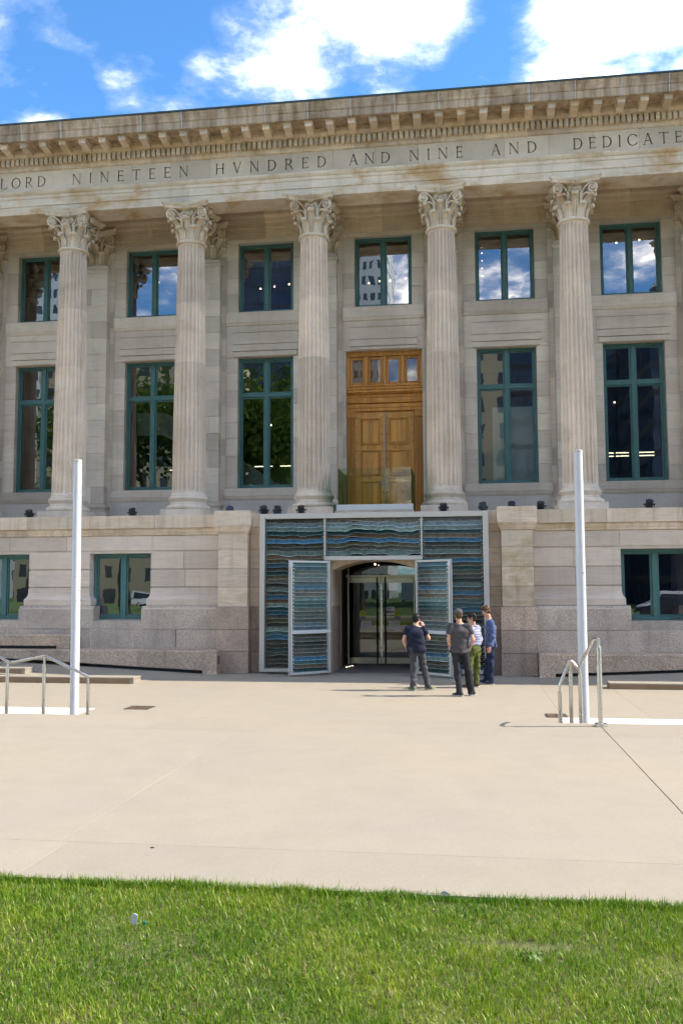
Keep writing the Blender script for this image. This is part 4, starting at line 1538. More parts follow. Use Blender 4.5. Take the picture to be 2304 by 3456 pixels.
PAL = {'t': (.060, .160, .165), 'T': (.020, .075, .080), 'b': (.055, .20, .36), 'B': (.04, .15, .25), 'p': (.22, .33, .31), 'q': (.20, .30, .36), 'o': (.105, .105, .060), 'O': (.062, .066, .040), 'n': (.155, .105, .062), 'g': (.165, .165, .145), 'G': (.085, .095, .085), 'k': (.035, .038, .036)}


def slat(parent, x0, x1, z0, zh, key, wave, yb, rng, xf=None):
    """a tilted glass louvre, lower edge forward and wavy"""
    n = max(4, int((x1 - x0) / .045))
    mb = MB()
    ph = [rng.uniform(0, 6.28) for _ in range(5)]
    th = .010
    top = z0 + zh * 1.12
    rows = []
    for i in range(n + 1):
        x = x0 + (x1 - x0) * i / n
        e_ = min(1, min(i, n - i) / (n * .08))
        dz = wave(x, z0) * e_ if wave else 0
        zb = z0 - dz
        yt, yf = yb + .016, yb - .002
        rows.append(((x, yf, zb), (x, yf + .0015, zb + .80 * (top - zb)), (x, yt, top), (x, yt + th, top), (x, yf + th, zb)))
    for r in rows:
        mb.v += r
    for i in range(n):
        a, b = i * 5, (i + 1) * 5
        mb.face((a, b, b + 1, a + 1), 0)
        mb.face((a + 1, b + 1, b + 2, a + 2), 0)
        mb.face((a + 2, b + 2, b + 3, a + 3), 0)
        mb.face((a + 3, b + 3, b + 4, a + 4), 0)
        mb.face((a + 4, b + 4, b, a), 1)
    mb.face((0, 1, 2, 3, 4), 1)
    e0 = n * 5
    mb.face((e0 + 4, e0 + 3, e0 + 2, e0 + 1, e0), 1)
    # polished lower arris, its gleam painted as a paler strip
    for i in range(n):
        b0 = len(mb.v)
        p, r = rows[i][0], rows[i + 1][0]
        mb.v += [(p[0], p[1] - .002, p[2] - .001), (r[0], r[1] - .002, r[2] - .001), (r[0], r[1] - .0015, r[2] + .009), (p[0], p[1] - .0015, p[2] + .009)]
        mb.face((b0, b0 + 1, b0 + 2, b0 + 3), 1)
    if xf is not None:
        mb.xform(xf)
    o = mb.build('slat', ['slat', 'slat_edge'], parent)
    c_ = PAL[key]
    j = rng.uniform(.45, 1.3)
    o.color = (c_[0] * j * .66, c_[1] * j * .60, c_[2] * j * .56, 1)
    o['rule'] = ''
    del o['rule']
    for x in (x0 + .012, x1 - .012):
        p = Vector((x, yb - .018, z0 + zh * .45))
        if xf is not None:
            link('clip', clip_me, parent, xf @ p, xf.to_euler())
        else:
            link('clip', clip_me, parent, p)
    return o


def mkwave(seed, amp):
    r = random.Random(seed)
    ks = [(r.uniform(1.5, 4), r.uniform(0, 6.28), 1.0), (r.uniform(5, 9), r.uniform(0, 6.28), .6), (r.uniform(11, 17), r.uniform(0, 6.28), .35), (r.uniform(22, 30), r.uniform(0, 6.28), .15)]
    def f_(x, z):
        return amp * sum(a * math.sin(k * x + p + z * 1.3) for k, p, a in ks)
    return f_


rng = random.Random(3)
seqL = 'gqpTnboGpnoBoTogkpGbnptBGokptbGOTGkGkbtngT'
NS = 37
zt = PZ1 - FW - .01
hs = (zt - .14) / NS
for r in range(NS):
    z0 = zt - (r + 1) * hs
    kL = seqL[r % len(seqL)]
    wv = mkwave(10 + r // 3, .013 + .010 * (r % 5 == 3))
    xr = HX0 - .025 if z0 > HZ1 - .1 else OX0 - .105
    slat(PT, PX0 + FW + .02, xr - .015, z0, hs, kL, wv, PYF + .07, rng)
    xl = HX1 + .025 if z0 > HZ1 - .1 else OX1 + .105
    kR = seqL[(r + (0 if r < 10 else 1)) % len(seqL)]
    slat(PT, xl + .015, PX1 - FW - .02, z0, hs, kR, mkwave(90 + r // 3, .006), PYF + .07, rng)
    if z0 > HZ1 - .03:
        slat(PT, HX0 + .035, HX1 - .035, z0, hs, kL, mkwave(50 + r // 4, .030), PYF + .07, rng)


def leaf_door(hx, hy, ang, label, seq, seed):
    """a louvred door leaf hinged at (hx, hy); local x runs from hinge to free edge"""
    XF = Matrix.Translation((hx, hy, 0)) @ Matrix.Rotation(ang, 4, 'Z')
    W_, z0, z1 = 1.16, .045, 2.925
    root = thing('door_leaf', None, None, (hx, hy, 0), parent=PT)
    root['label'] = label
    flip = math.cos(ang) < 0
    def add(name, mat, fn):
        q = MB()
        fn(q)
        q.xform(XF)
        return q.build(name, mat, root)
    add('leaf_frame', 'alu', lambda q: (q.cbox(0, .055, -.05, .05, z0, z1, .006), q.cbox(W_ - .055, W_, -.05, .05, z0, z1, .006), q.cbox(.056, W_ - .056, -.05, .05, z1 - .055, z1, .006), q.cbox(.056, W_ - .056, -.05, .05, z0, z0 + .055, .006)))
    sgn = 1 if flip else -1
    add('push_rail', 'alu_white', lambda q: q.cbox(-.005, W_ + .005, min(sgn * .05, sgn * .075), max(sgn * .05, sgn * .075), 1.07, 1.155, .006))
    add('pivot_post', 'alu_white', lambda q: q.tube([(W_ + .022, 0, .03), (W_ + .022, 0, z1 + .005)], .016, 10))
    add('top_latch', 'alu_white', lambda q: q.cbox(W_ - .05, W_ + .035, sgn * .055 - .012, sgn * .055 + .012, z1 - .17, z1 - .01, .004))
    r_ = random.Random(seed)
    n = len(seq)
    hz = (z1 - z0 - .12) / n
    XS = XF
    if flip:
        XS = XF @ Matrix.Translation((W_, 0, 0)) @ Matrix.Rotation(math.pi, 4, 'Z')
    for i, k in enumerate(seq):
        z = z1 - .06 - (i + 1) * hz
        slat(root, .075, W_ - .075, z, hz, k, None, -.012, r_, XS)


leaf_door(OX0 - .02, PYF - .03, math.radians(180 + 40), 'open louvred glass leaf farther from the people', 'tTopgGbgnptTgOGgqqGoGkGgGbtnT', 11)
leaf_door(OX1 + .02, PYF - .03, math.radians(-40), 'open louvred glass leaf behind the people', 'BTopgGbgnptTGGgqpqGoGkGbpnGT', 12)

# ------------------------------------------------------------------ stage lights on the podium
def spot(x, y, z, yaw, tilt, label):
    t = thing('spotlight', label, 'spotlight', (x, y, z), 'black stage lights along the podium top')
    R_ = Matrix.Translation((x, y, z + .133)) @ Matrix.Rotation(yaw, 4, 'Z') @ Matrix.Scale(.88, 4)
    RT = R_ @ Matrix.Rotation(tilt, 4, 'X')
    q = MB()
    q.lathe(0, 0, [(.045, -.14), (.075, -.13), (.095, -.08), (.10, .0), (.105, .08), (.115, .09), (.115, .12), (.09, .125)], 16)
    for k in range(5):
        q.lathe(0, 0, [(.108, -.09 + .03 * k), (.108, -.08 + .03 * k)], 16)
    q.xform(RT)
    q.build('housing', 'black_plastic', t, 40)
    q = MB()
    q.lathe(0, 0, [(.088, .1265), (.088, .132)], 16)
    q.xform(RT)
    q.build('lens', 'lens', t)
    q = MB()
    q.tube([(-.135, 0, .02), (-.135, 0, -.145), (.135, 0, -.145), (.135, 0, .02)], .012, 6)
    q.tube([(-.17, 0, 0), (-.10, 0, 0)], .022, 8)
    q.tube([(.17, 0, 0), (.10, 0, 0)], .022, 8)
    q.box(-.06, .06, -.05, .05, -.148, -.13)
    q.xform(R_)
    q.build('yoke', 'black_plastic', t)
    q = MB()
    cb = [Vector((x + .05, y + .06, z + .02))]
    for k in range(1, 7):
        cb.append(Vector((x + .05 + .10 * k, y + .10 + .05 * math.sin(k * 2 + x), z + .012 + .012 * (k % 2))))
    q.tube(cb, .009, 6)
    q.build('power_cable', 'cable', t)


SPZ = 4.214
for x, yw_, tl, lb in ((-8.02, .1, .5, 'black spotlight on the podium nearest the photo edge beside the white pole'), (-4.97, -.1, .3, 'black spotlight under the window between the pole and the stone pier'), (-2.17, .2, .9, 'black spotlight peeking over the plain stone pier cap'), (-1.22, 0, .6, 'first of two close-set black spotlights above the portal corner'),
                       (-.85, -.4, -.15, 'upward turned black spotlight beside another above the portal corner'), (-.19, 0, .35, 'black spotlight standing before the plinth beside the balcony channel'), (3.65, 0, .35, 'black spotlight before the column plinth past the oak doors'),
                       (4.69, .5, -.35, 'tilted black spotlight with tangled cable at the portal corner'), (5.43, .0, .7, 'black spotlight half hidden behind the stained pier cap'), (6.18, 0, .5, 'black spotlight between the stained pier cap and the next column'), (8.92, .1, .4, 'black spotlight on the podium past the taller white pole')):
    spot(x, -.98, SPZ, yw_, tl, lb)

# ------------------------------------------------------------------ poles
def pole(x, y, r0, r1, hgt, label, dx):
    t = thing('light_pole', label, 'pole', (x, y, 0), 'white poles on the plaza')
    q = MB()
    q.tube([(x, y, .004), (x + dx * .2, y, 1.0), (x + dx * .44, y, 2.02)], [r0, r0 * .985, r0 * .97], 28)
    q.build('lower_tube', 'pole', t, 40)
    q = MB()
    q.tube([(x + dx * .44, y, 2.026), (x + dx, y, hgt)], [r0 * .955, r1], 28)
    q.build('upper_tube', 'pole', t, 40)
    q = MB()
    q.lathe(x + dx, y, [(r1 + .004, hgt + .001), (r1 + .004, hgt + .03), (r1 - .01, hgt + .04)], 28)
    q.build('cap', 'alu', t)
    q = MB()
    for a_, z in ((-1.2, 2.45), (-.4, 2.20)):
        q.ball((x + dx * .5 + (r0 * .97) * math.cos(a_), y + r0 * .97 * math.sin(a_), z), .016, 6)
    q.build('bolts', 'alu', t)


pole(-2.342, -10.3, .0765, .0685, 4.415, 'slim white pole standing behind the long handrail by the step ends', -.03)
pole(6.053, -10.3, .0765, .0685, 4.373, 'slim white pole standing behind the zigzag handrail', .01)

# ------------------------------------------------------------------ handrails
def post(q, x, y, ztop, r=.032, zb=0.0):
    q.tube([(x, y, zb), (x, y, ztop - .12)], r, 14)
    q.tube([(x, y, ztop - .12), (x, y, ztop - .11), (x, y, ztop)], [r, r * .62, r * .62], 14)


HR = thing('handrail', 'stainless steel handrail with three posts in front of the step ends', 'handrail', (-2.6, -10.9, 0), 'steel handrails')
q = MB()
q.tube([(-4.735, -10.9, 1.563), (-3.503, -10.9, 1.184), (-3.293, -10.9, 1.056), (-3.197, -10.9, 1.02), (-3.137, -10.9, 1.024), (-2.663, -10.9, 1.111), (-2.59, -10.9, 1.125), (-2.526, -10.9, 1.102), (-1.878, -10.9, 0.819), (-1.841, -10.9, 0.792)], .024, 10)
q.build('top_rail', 'steel', HR, 50)
for x, y, zt_ in [(-3.242, -10.9, 1.043), (-2.603, -10.9, 1.107), (-4.37, -10.9, 1.435), (-1.841, -10.9, 0.796)]:
    q = MB()
    post(q, x, y, zt_, .029)
    q.build('post', 'steel', HR, 40)

HR = thing('handrail', 'stainless steel zigzag handrail whose tallest post has a round foot', 'handrail', (5.85, -11.0, 0), 'steel handrails')
q = MB()
q.tube([(5.634, -10.9, 0.737), (5.639, -10.9, 0.769), (5.778, -10.9, 1.088), (5.805, -10.9, 1.111), (5.828, -10.9, 1.092), (5.897, -10.9, 1.01), (5.918, -10.9, 1.004), (5.941, -10.9, 1.036), (6.035, -11.72, 1.475), (6.045, -11.86, 1.5), (6.075, -11.94, 1.495)], .024, 10)
q.build('top_rail', 'steel', HR, 50)
for x, y, zt_, r_, zb_ in ((5.634, -10.9, 0.76, .031, 0), (5.796, -10.9, 1.088, .031, 0), (5.936, -10.9, 1.027, .031, 0), (6.08, -11.95, 1.507, .035, TZ)):
    q = MB()
    post(q, x, y, zt_, r_, zb_)
    q.build('post', 'steel', HR, 40)
q = MB()
q.lathe(6.08, -11.95, [(.087, TZ + .002), (.087, TZ + .04), (.08, TZ + .046), (.04, TZ + .048)], 24)
q.build('round_foot', 'steel', HR, 40)

# ------------------------------------------------------------------ granite benches
def bench(x0, x1, yf, yb, zt_, label, gapz, endx, endside):
    t = thing('granite_bench', label, 'bench', ((x0 + x1) / 2, yf, 0), 'granite benches along the podium')
    n = max(1, round((x1 - x0) / 2.0))
    e = [x0 + (x1 - x0) * i / n for i in range(n + 1)]
    for i in range(n):
        q = MB()
        a, b = e[i] + .002, e[i + 1] - .002
        za, zb = gapz(a), gapz(b)
        pts = [(yf, 0), (yf, zt_ - .05), (yf + .012, zt_ - .012), (yf + .03, zt_), (yb, zt_)]
        q.rings([[(a, yf, za), (a, yf, zt_ - .055), (a, yf + .006, zt_ - .05), (a, yf + .006, zt_ - .042), (a, yf - .004, zt_ - .036), (a, yf + .008, zt_ - .005), (a, yf + .02, zt_), (a, yb, zt_ + .012), (a, yb, za)],
                 [(b, yf, zb), (b, yf, zt_ - .055), (b, yf + .006, zt_ - .05), (b, yf + .006, zt_ - .042), (b, yf - .004, zt_ - .036), (b, yf + .008, zt_ - .005), (b, yf + .02, zt_), (b, yb, zt_ + .012), (b, yb, zb)]])
        q.build('seat_slab', 'granite_bench', t)
    q = MB()
    lo, hi = sorted((endx, endx + endside * .38))
    q.box(lo, hi, yf + .004, yb, 0, min(gapz(lo), gapz(hi)) + .012)
    q.build('end_foot', 'granite_bench', t)
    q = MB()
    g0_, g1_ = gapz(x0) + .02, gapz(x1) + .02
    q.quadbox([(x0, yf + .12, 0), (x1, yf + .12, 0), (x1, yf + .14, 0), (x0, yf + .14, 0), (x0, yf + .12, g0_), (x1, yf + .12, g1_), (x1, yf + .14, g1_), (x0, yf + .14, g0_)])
    q.build('gap_shade_sheet', 'cable', t)  # near-black sheet added to paint the shade under the seat
    return t


b1 = bench(-15.0, -2.215, -2.05, YG - .006, .605, 'long grey granite bench running from the plain pier past the white pole', lambda x: min(.40, .085 - (x + 2.6) * .0565) if x < -2.6 else .085, -2.217, -1)
q = MB()
q.box(-2.2145, -2.2085, -1.93, -1.82, .25, .46)
q.build('end_socket', 'dark_metal', b1)
bench(5.985, 15.0, -2.05, YG - .006, .572, 'grey granite bench at the stained pier behind the zigzag handrail', lambda x: min(.36, .085 + (x - 6.3) * .046) if x > 6.3 else .085, 5.987, 1)
bench(-15.0, -6.35, -1.80, YG - .008, .985, 'upper granite bench behind the long one beside the white pole', lambda x: .70, -6.352, -1)

# ------------------------------------------------------------------ drain grates
def grate(x0, x1, y0, y1, label):
    t = thing('drain_grate', label, 'drain grate', ((x0 + x1) / 2, (y0 + y1) / 2, 0), 'plaza drain grates')
    q = MB()
    for a, b, c_, d_ in ((x0, x1, y0, y0 + .02), (x0, x1, y1 - .02, y1), (x0, x0 + .02, y0 + .02, y1 - .02), (x1 - .02, x1, y0 + .02, y1 - .02), ((x0 + x1) / 2 - .01, (x0 + x1) / 2 + .01, y0 + .02, y1 - .02)):
        q.box(a, b, c_, d_, .001, .008)
    q.build('rim', 'dark_metal', t)
    q = MB()
    q.box(x0 + .02, x1 - .02, y0 + .02, y1 - .02, .001, .003)
    q.build('pit', 'cable', t)
    for k in range(1, 12):
        y = y0 + (y1 - y0) * k / 12
        q = MB()
        q.box(x0 + .02, x1 - .02, y - .007, y + .007, .0035, .007)
        q.build('bar', 'brown_riser', t)


q = MB()
q.lathe(1.951, -18.39, [(.015, TZ + .0005), (.015, TZ + .003), (.011, TZ + .004)], 14)
tag(q.build('survey_cap', 'dark_metal'), 'tiny dark metal cap set in the pale pavement near the lawn', 'metal cap')
grate(-2.06, -1.60, -8.82, -8.36, 'square iron drain grate on the open pavement near the long handrail')
grate(5.58, 5.94, -9.0, -8.56, 'square iron drain grate behind the zigzag handrail')

# ------------------------------------------------------------------ people (implicit surfaces polygonised with surface nets)
class Vol:
    def __init__(self, lo, hi, h):
        self.h, self.lo = h, np.array(lo, float)
        n = np.ceil((np.array(hi) - self.lo) / h).astype(int) + 1
        self.ax = [self.lo[i] + h * np.arange(n[i]) for i in range(3)]
        self.D = np.full(n, .5, np.float32)

    def _sl(self, lo, hi):
        s_ = []
        for i in range(3):
            a = int(max(0, math.floor((lo[i] - self.lo[i]) / self.h)))
            b = int(min(self.D.shape[i], math.ceil((hi[i] - self.lo[i]) / self.h) + 1))
            s_.append(slice(a, max(a, b)))
        return tuple(s_)

    def _put(self, sl, d, k):
        A = self.D[sl]
        if k > 0:
            hh_ = np.clip(.5 + .5 * (A - d) / k, 0, 1)
            self.D[sl] = A * (1 - hh_) + d * hh_ - k * hh_ * (1 - hh_)
        else:
            self.D[sl] = np.minimum(A, d)

    def grid(self, sl):
        return np.meshgrid(self.ax[0][sl[0]], self.ax[1][sl[1]], self.ax[2][sl[2]], indexing='ij')

    def capd(self, a, b, ra, rb, side=None, ratio=1.0, pad=.06, sl=None):
        a, b = np.array(a, float), np.array(b, float)
        m = max(ra, rb) * max(1, ratio) + pad
        if sl is None:
            sl = self._sl(np.minimum(a, b) - m, np.maximum(a, b) + m)
        X, Y, Z = self.grid(sl)
        ab = b - a
        L2 = max(1e-9, ab @ ab)
        t = np.clip(((X - a[0]) * ab[0] + (Y - a[1]) * ab[1] + (Z - a[2]) * ab[2]) / L2, 0, 1)
        dx, dy, dz = X - a[0] - t * ab[0], Y - a[1] - t * ab[1], Z - a[2] - t * ab[2]
        if side is not None:
            s_ = np.array(side, float)
            s_ /= np.linalg.norm(s_)
            q = (dx * s_[0] + dy * s_[1] + dz * s_[2]) * (1 / ratio - 1)
            dx, dy, dz = dx + s_[0] * q, dy + s_[1] * q, dz + s_[2] * q
        return sl, np.sqrt(dx * dx + dy * dy + dz * dz) - (ra + (rb - ra) * t)

    def cap(self, a, b, ra, rb, k=.03, side=None, ratio=1.0):
        sl, d = self.capd(a, b, ra, rb, side, ratio)
        self._put(sl, d, k)

    def ell(self, c, ax, r, k=.02):
        """ellipsoid, ax = three unit axes"""
        c = np.array(c, float)
        m = max(r) + .05
        sl = self._sl(c - m, c + m)
        X, Y, Z = self.grid(sl)
        q = 0
        for u, ri in zip(ax, r):
            q = q + (((X - c[0]) * u[0] + (Y - c[1]) * u[1] + (Z - c[2]) * u[2]) / ri) ** 2
        d = (np.sqrt(q) - 1) * min(r)
        self._put(sl, d, k)

    def plane(self, p, n):
        """keep only the side against n"""
        n = np.array(n, float)
        n /= np.linalg.norm(n)
        X, Y, Z = self.grid((slice(None),) * 3)
        self.D = np.maximum(self.D, ((X - p[0]) * n[0] + (Y - p[1]) * n[1] + (Z - p[2]) * n[2]).astype(np.float32))

    def sub(self, a, b, ra, rb):
        sl, d = self.capd(a, b, ra, rb, pad=.02)
        self.D[sl] = np.maximum(self.D[sl], -d)

    def folds(self, amp, ks, seed):
        r = np.random.RandomState(seed)
        X, Y, Z = self.grid((slice(None),) * 3)
        F_ = 0
        for k in ks:
            v_ = r.normal(size=3) * np.array([1, 1, .9])
            v_ *= k / np.linalg.norm(v_)
            w_ = r.normal(size=3) * k * .35
            F_ = F_ + np.sin(X * v_[0] + Y * v_[1] + Z * v_[2] + r.uniform(0, 6) + 1.3 * np.sin(X * w_[0] + Y * w_[1] + Z * w_[2]))
        self.D += (amp * F_ / math.sqrt(len(ks))).astype(np.float32)

    def mesh(self, name, mat):
        d = self.D
        d[0], d[-1], d[:, 0], d[:, -1], d[:, :, 0], d[:, :, -1] = (.1,) * 6
        s_ = d < 0
        c = np.zeros(np.array(d.shape) - 1, np.int8)
        for i in (0, 1):
            for j in (0, 1):
                for k in (0, 1):
                    c += s_[i:d.shape[0] - 1 + i, j:d.shape[1] - 1 + j, k:d.shape[2] - 1 + k]
        mask = (c > 0) & (c < 8)
        cells = np.argwhere(mask)
        idx = np.full(mask.shape, -1, np.int64)
        idx[mask] = np.arange(len(cells))
        acc = np.zeros((len(cells), 3))
        cnt = np.zeros(len(cells))
        cor = [(i, j, k) for i in (0, 1) for j in (0, 1) for k in (0, 1)]
        for a in cor:
            for e in range(3):
                if a[e]:
                    continue
                b = list(a)
                b[e] = 1
                da = d[tuple((cells + a).T)]
                db = d[tuple((cells + b).T)]
                m_ = (da < 0) != (db < 0)
                t = np.where(m_, da / np.where(m_, da - db, 1), 0)
                p = np.array(a, float) + t[:, None] * (np.array(b) - np.array(a))
                acc[m_] += p[m_]
                cnt[m_] += 1
        V = (cells + acc / cnt[:, None]) * self.h + self.lo
        Q = []
        for e in range(3):
            u, w_ = [(1, 2), (2, 0), (0, 1)][e]
            lo = [slice(1, None)] * 3
            lo[e] = slice(None)
            a = s_
            n = d.shape[e]
            A = np.take(a, range(0, n - 1), e)
            B = np.take(a, range(1, n), e)
            E_ = np.argwhere(A != B)
            ok = (E_[:, u] > 0) & (E_[:, w_] > 0) & (E_[:, u] < d.shape[u] - 1) & (E_[:, w_] < d.shape[w_] - 1)
            E_ = E_[ok]
            ins = A[tuple(E_.T)]
            def at(du, dw):
                q = E_.copy()
                q[:, u] += du
                q[:, w_] += dw
                return idx[tuple(q.T)]
            q = np.stack([at(-1, -1), at(0, -1), at(0, 0), at(-1, 0)], 1)
            q[~ins] = q[~ins][:, ::-1]
            Q.append(q)
        Q = np.concatenate(Q)
        Q = Q[(Q >= 0).all(1)]
        me = bpy.data.meshes.new(name)
        me.vertices.add(len(V))
        me.vertices.foreach_set('co', V.astype(np.float32).ravel())
        me.loops.add(len(Q) * 4)
        me.loops.foreach_set('vertex_index', Q.astype(np.int32).ravel())
        me.polygons.add(len(Q))
        me.polygons.foreach_set('loop_start', np.arange(0, len(Q) * 4, 4, dtype=np.int32))
        me.update(calc_edges=True)
        me.shade_smooth()
        me.materials.append(M[mat])
        return me


def cloth(name, col, scale=300, var=.18, rough=.85, wear=0.0):
    m, g = material(name)
    P = g.pos()
    n = g.noise(P, scale, 2, .6)
    b = g.noise(P, 7, 5, .6)
    c = g.mix(1.0, col, g.ramp(n, [(.3, 1 - var), (.7, 1 + var)]), 'MULTIPLY')
    c = g.mix(g.math('MULTIPLY', g.ramp(b, [(.45, 0), (.7, 1)]), wear), c, g.mix(1.0, c, (2.1, 2.1, 2.1), 'MULTIPLY'))
    principled(g, c, rough, Normal=g.bump(n, .2, .002)).inputs['Specular IOR Level'].default_value = .2
    return m


M['skin'] = cloth('skin', (0.58, 0.33, 0.23), 60, .06, .55)
M['navy_tee'] = cloth('navy cotton', (0.017, 0.021, 0.040))
M['grey_jeans'] = cloth('dark grey denim', (0.060, 0.060, 0.064), 350, .3, .85, .5)
M['charcoal_tee'] = cloth('charcoal cotton', (0.070, 0.064, 0.066))
M['black_jeans'] = cloth('black denim', (0.026, 0.026, 0.029), 350, .3, .85, .4)
M['olive'] = cloth('olive cotton', (0.085, 0.10, 0.026))
M['chambray'] = cloth('blue chambray', (0.075, 0.105, 0.21), 380, .25)
M['indigo'] = cloth('indigo denim', (0.014, 0.020, 0.045), 350, .3, .85, .3)
M['hair_black'] = cloth('black hair', (0.012, 0.010, 0.009), 150, .4, .5)
M['hair_brown'] = cloth('brown hair', (0.085, 0.048, 0.024), 150, .4, .5)
M['cap_grey'] = cloth('grey wool cap', (0.085, 0.083, 0.080), 250, .25)
M['shoe_dark'] = cloth('dark shoe leather', (0.030, 0.030, 0.034), 60, .2, .6)
M['shoe_green'] = cloth('faded green canvas', (0.16, 0.19, 0.10), 200, .2)
M['shoe_red'] = cloth('dark red canvas', (0.10, 0.035, 0.030), 200, .2)
M['shoe_navy'] = cloth('navy canvas', (0.020, 0.027, 0.05), 200, .2)
M['sole'] = cloth('pale rubber sole', (0.50, 0.50, 0.45), 60, .1, .7)
m, g = material('plaid cotton')
P = g.pos()
sx = g.add('ShaderNodeSeparateXYZ', {'Vector': P})
def stripes(v, f, lo, hi):
    return g.ramp(g.math('FRACT', g.math('MULTIPLY', v, f)), [(lo, 0), (lo + .02, 1), (hi, 1), (hi + .02, 0)])
hx = g.math('ADD', sx.outputs[0], g.math('MULTIPLY', sx.outputs[1], .6))
c = g.mix(g.math('MULTIPLY', stripes(hx, 22, .10, .5), .8), (.46, .47, .55), (.05, .06, .20))
c = g.mix(g.math('MULTIPLY', stripes(sx.outputs[2], 18, .1, .45), .7), c, (.06, .07, .24))
c = g.mix(g.math('MULTIPLY', stripes(sx.outputs[2], 18, .70, .76), .6), c, (.45, .10, .14))
principled(g, c, .85)
M['plaid'] = m


def V3(*a):
    return np.array(a, float)


def unit(v):
    v = np.array(v, float)
    return v / np.linalg.norm(v)


def hand(vol, wrist, tip, palmn, thumb, curl=.35):
    """palm, four bent fingers of unequal length and a thumb; wrist -> tip is the hand's length direction"""
    w_, t_ = np.array(wrist), np.array(tip)
    d_ = unit(t_ - w_)
    pn = unit(np.array(palmn) - d_ * (np.array(palmn) @ d_))
    sd_ = np.cross(d_, pn)
    if sd_ @ np.array(thumb) < 0:
        sd_ = -sd_
    L = .088
    p0, p1 = w_ + d_ * .015, w_ + d_ * L
    vol.cap(p0, p1, .021, .020, .015, sd_, 1.75)
    for i, ln in enumerate((.068, .078, .072, .056)):
        off = (1.5 - i) * .0195
        a = w_ + d_ * (L - .008) + sd_ * off
        b = a + d_ * ln * .5 + pn * ln * .5 * curl
        c_ = b + unit(d_ + pn * curl * 2.2) * ln * .5
        vol.cap(a, b, .0098, .0092, .004)
        vol.cap(b, c_, .0092, .0080, .004)
    a = w_ + d_ * .03 + sd_ * .022
    b = a + unit(sd_ * .8 + d_ * .7 + pn * .25) * .036
    c_ = b + unit(d_ * .9 + sd_ * .15 + pn * .3) * .030
    vol.cap(a, b, .0125, .0105, .008)
    vol.cap(b, c_, .0105, .0085, .004)


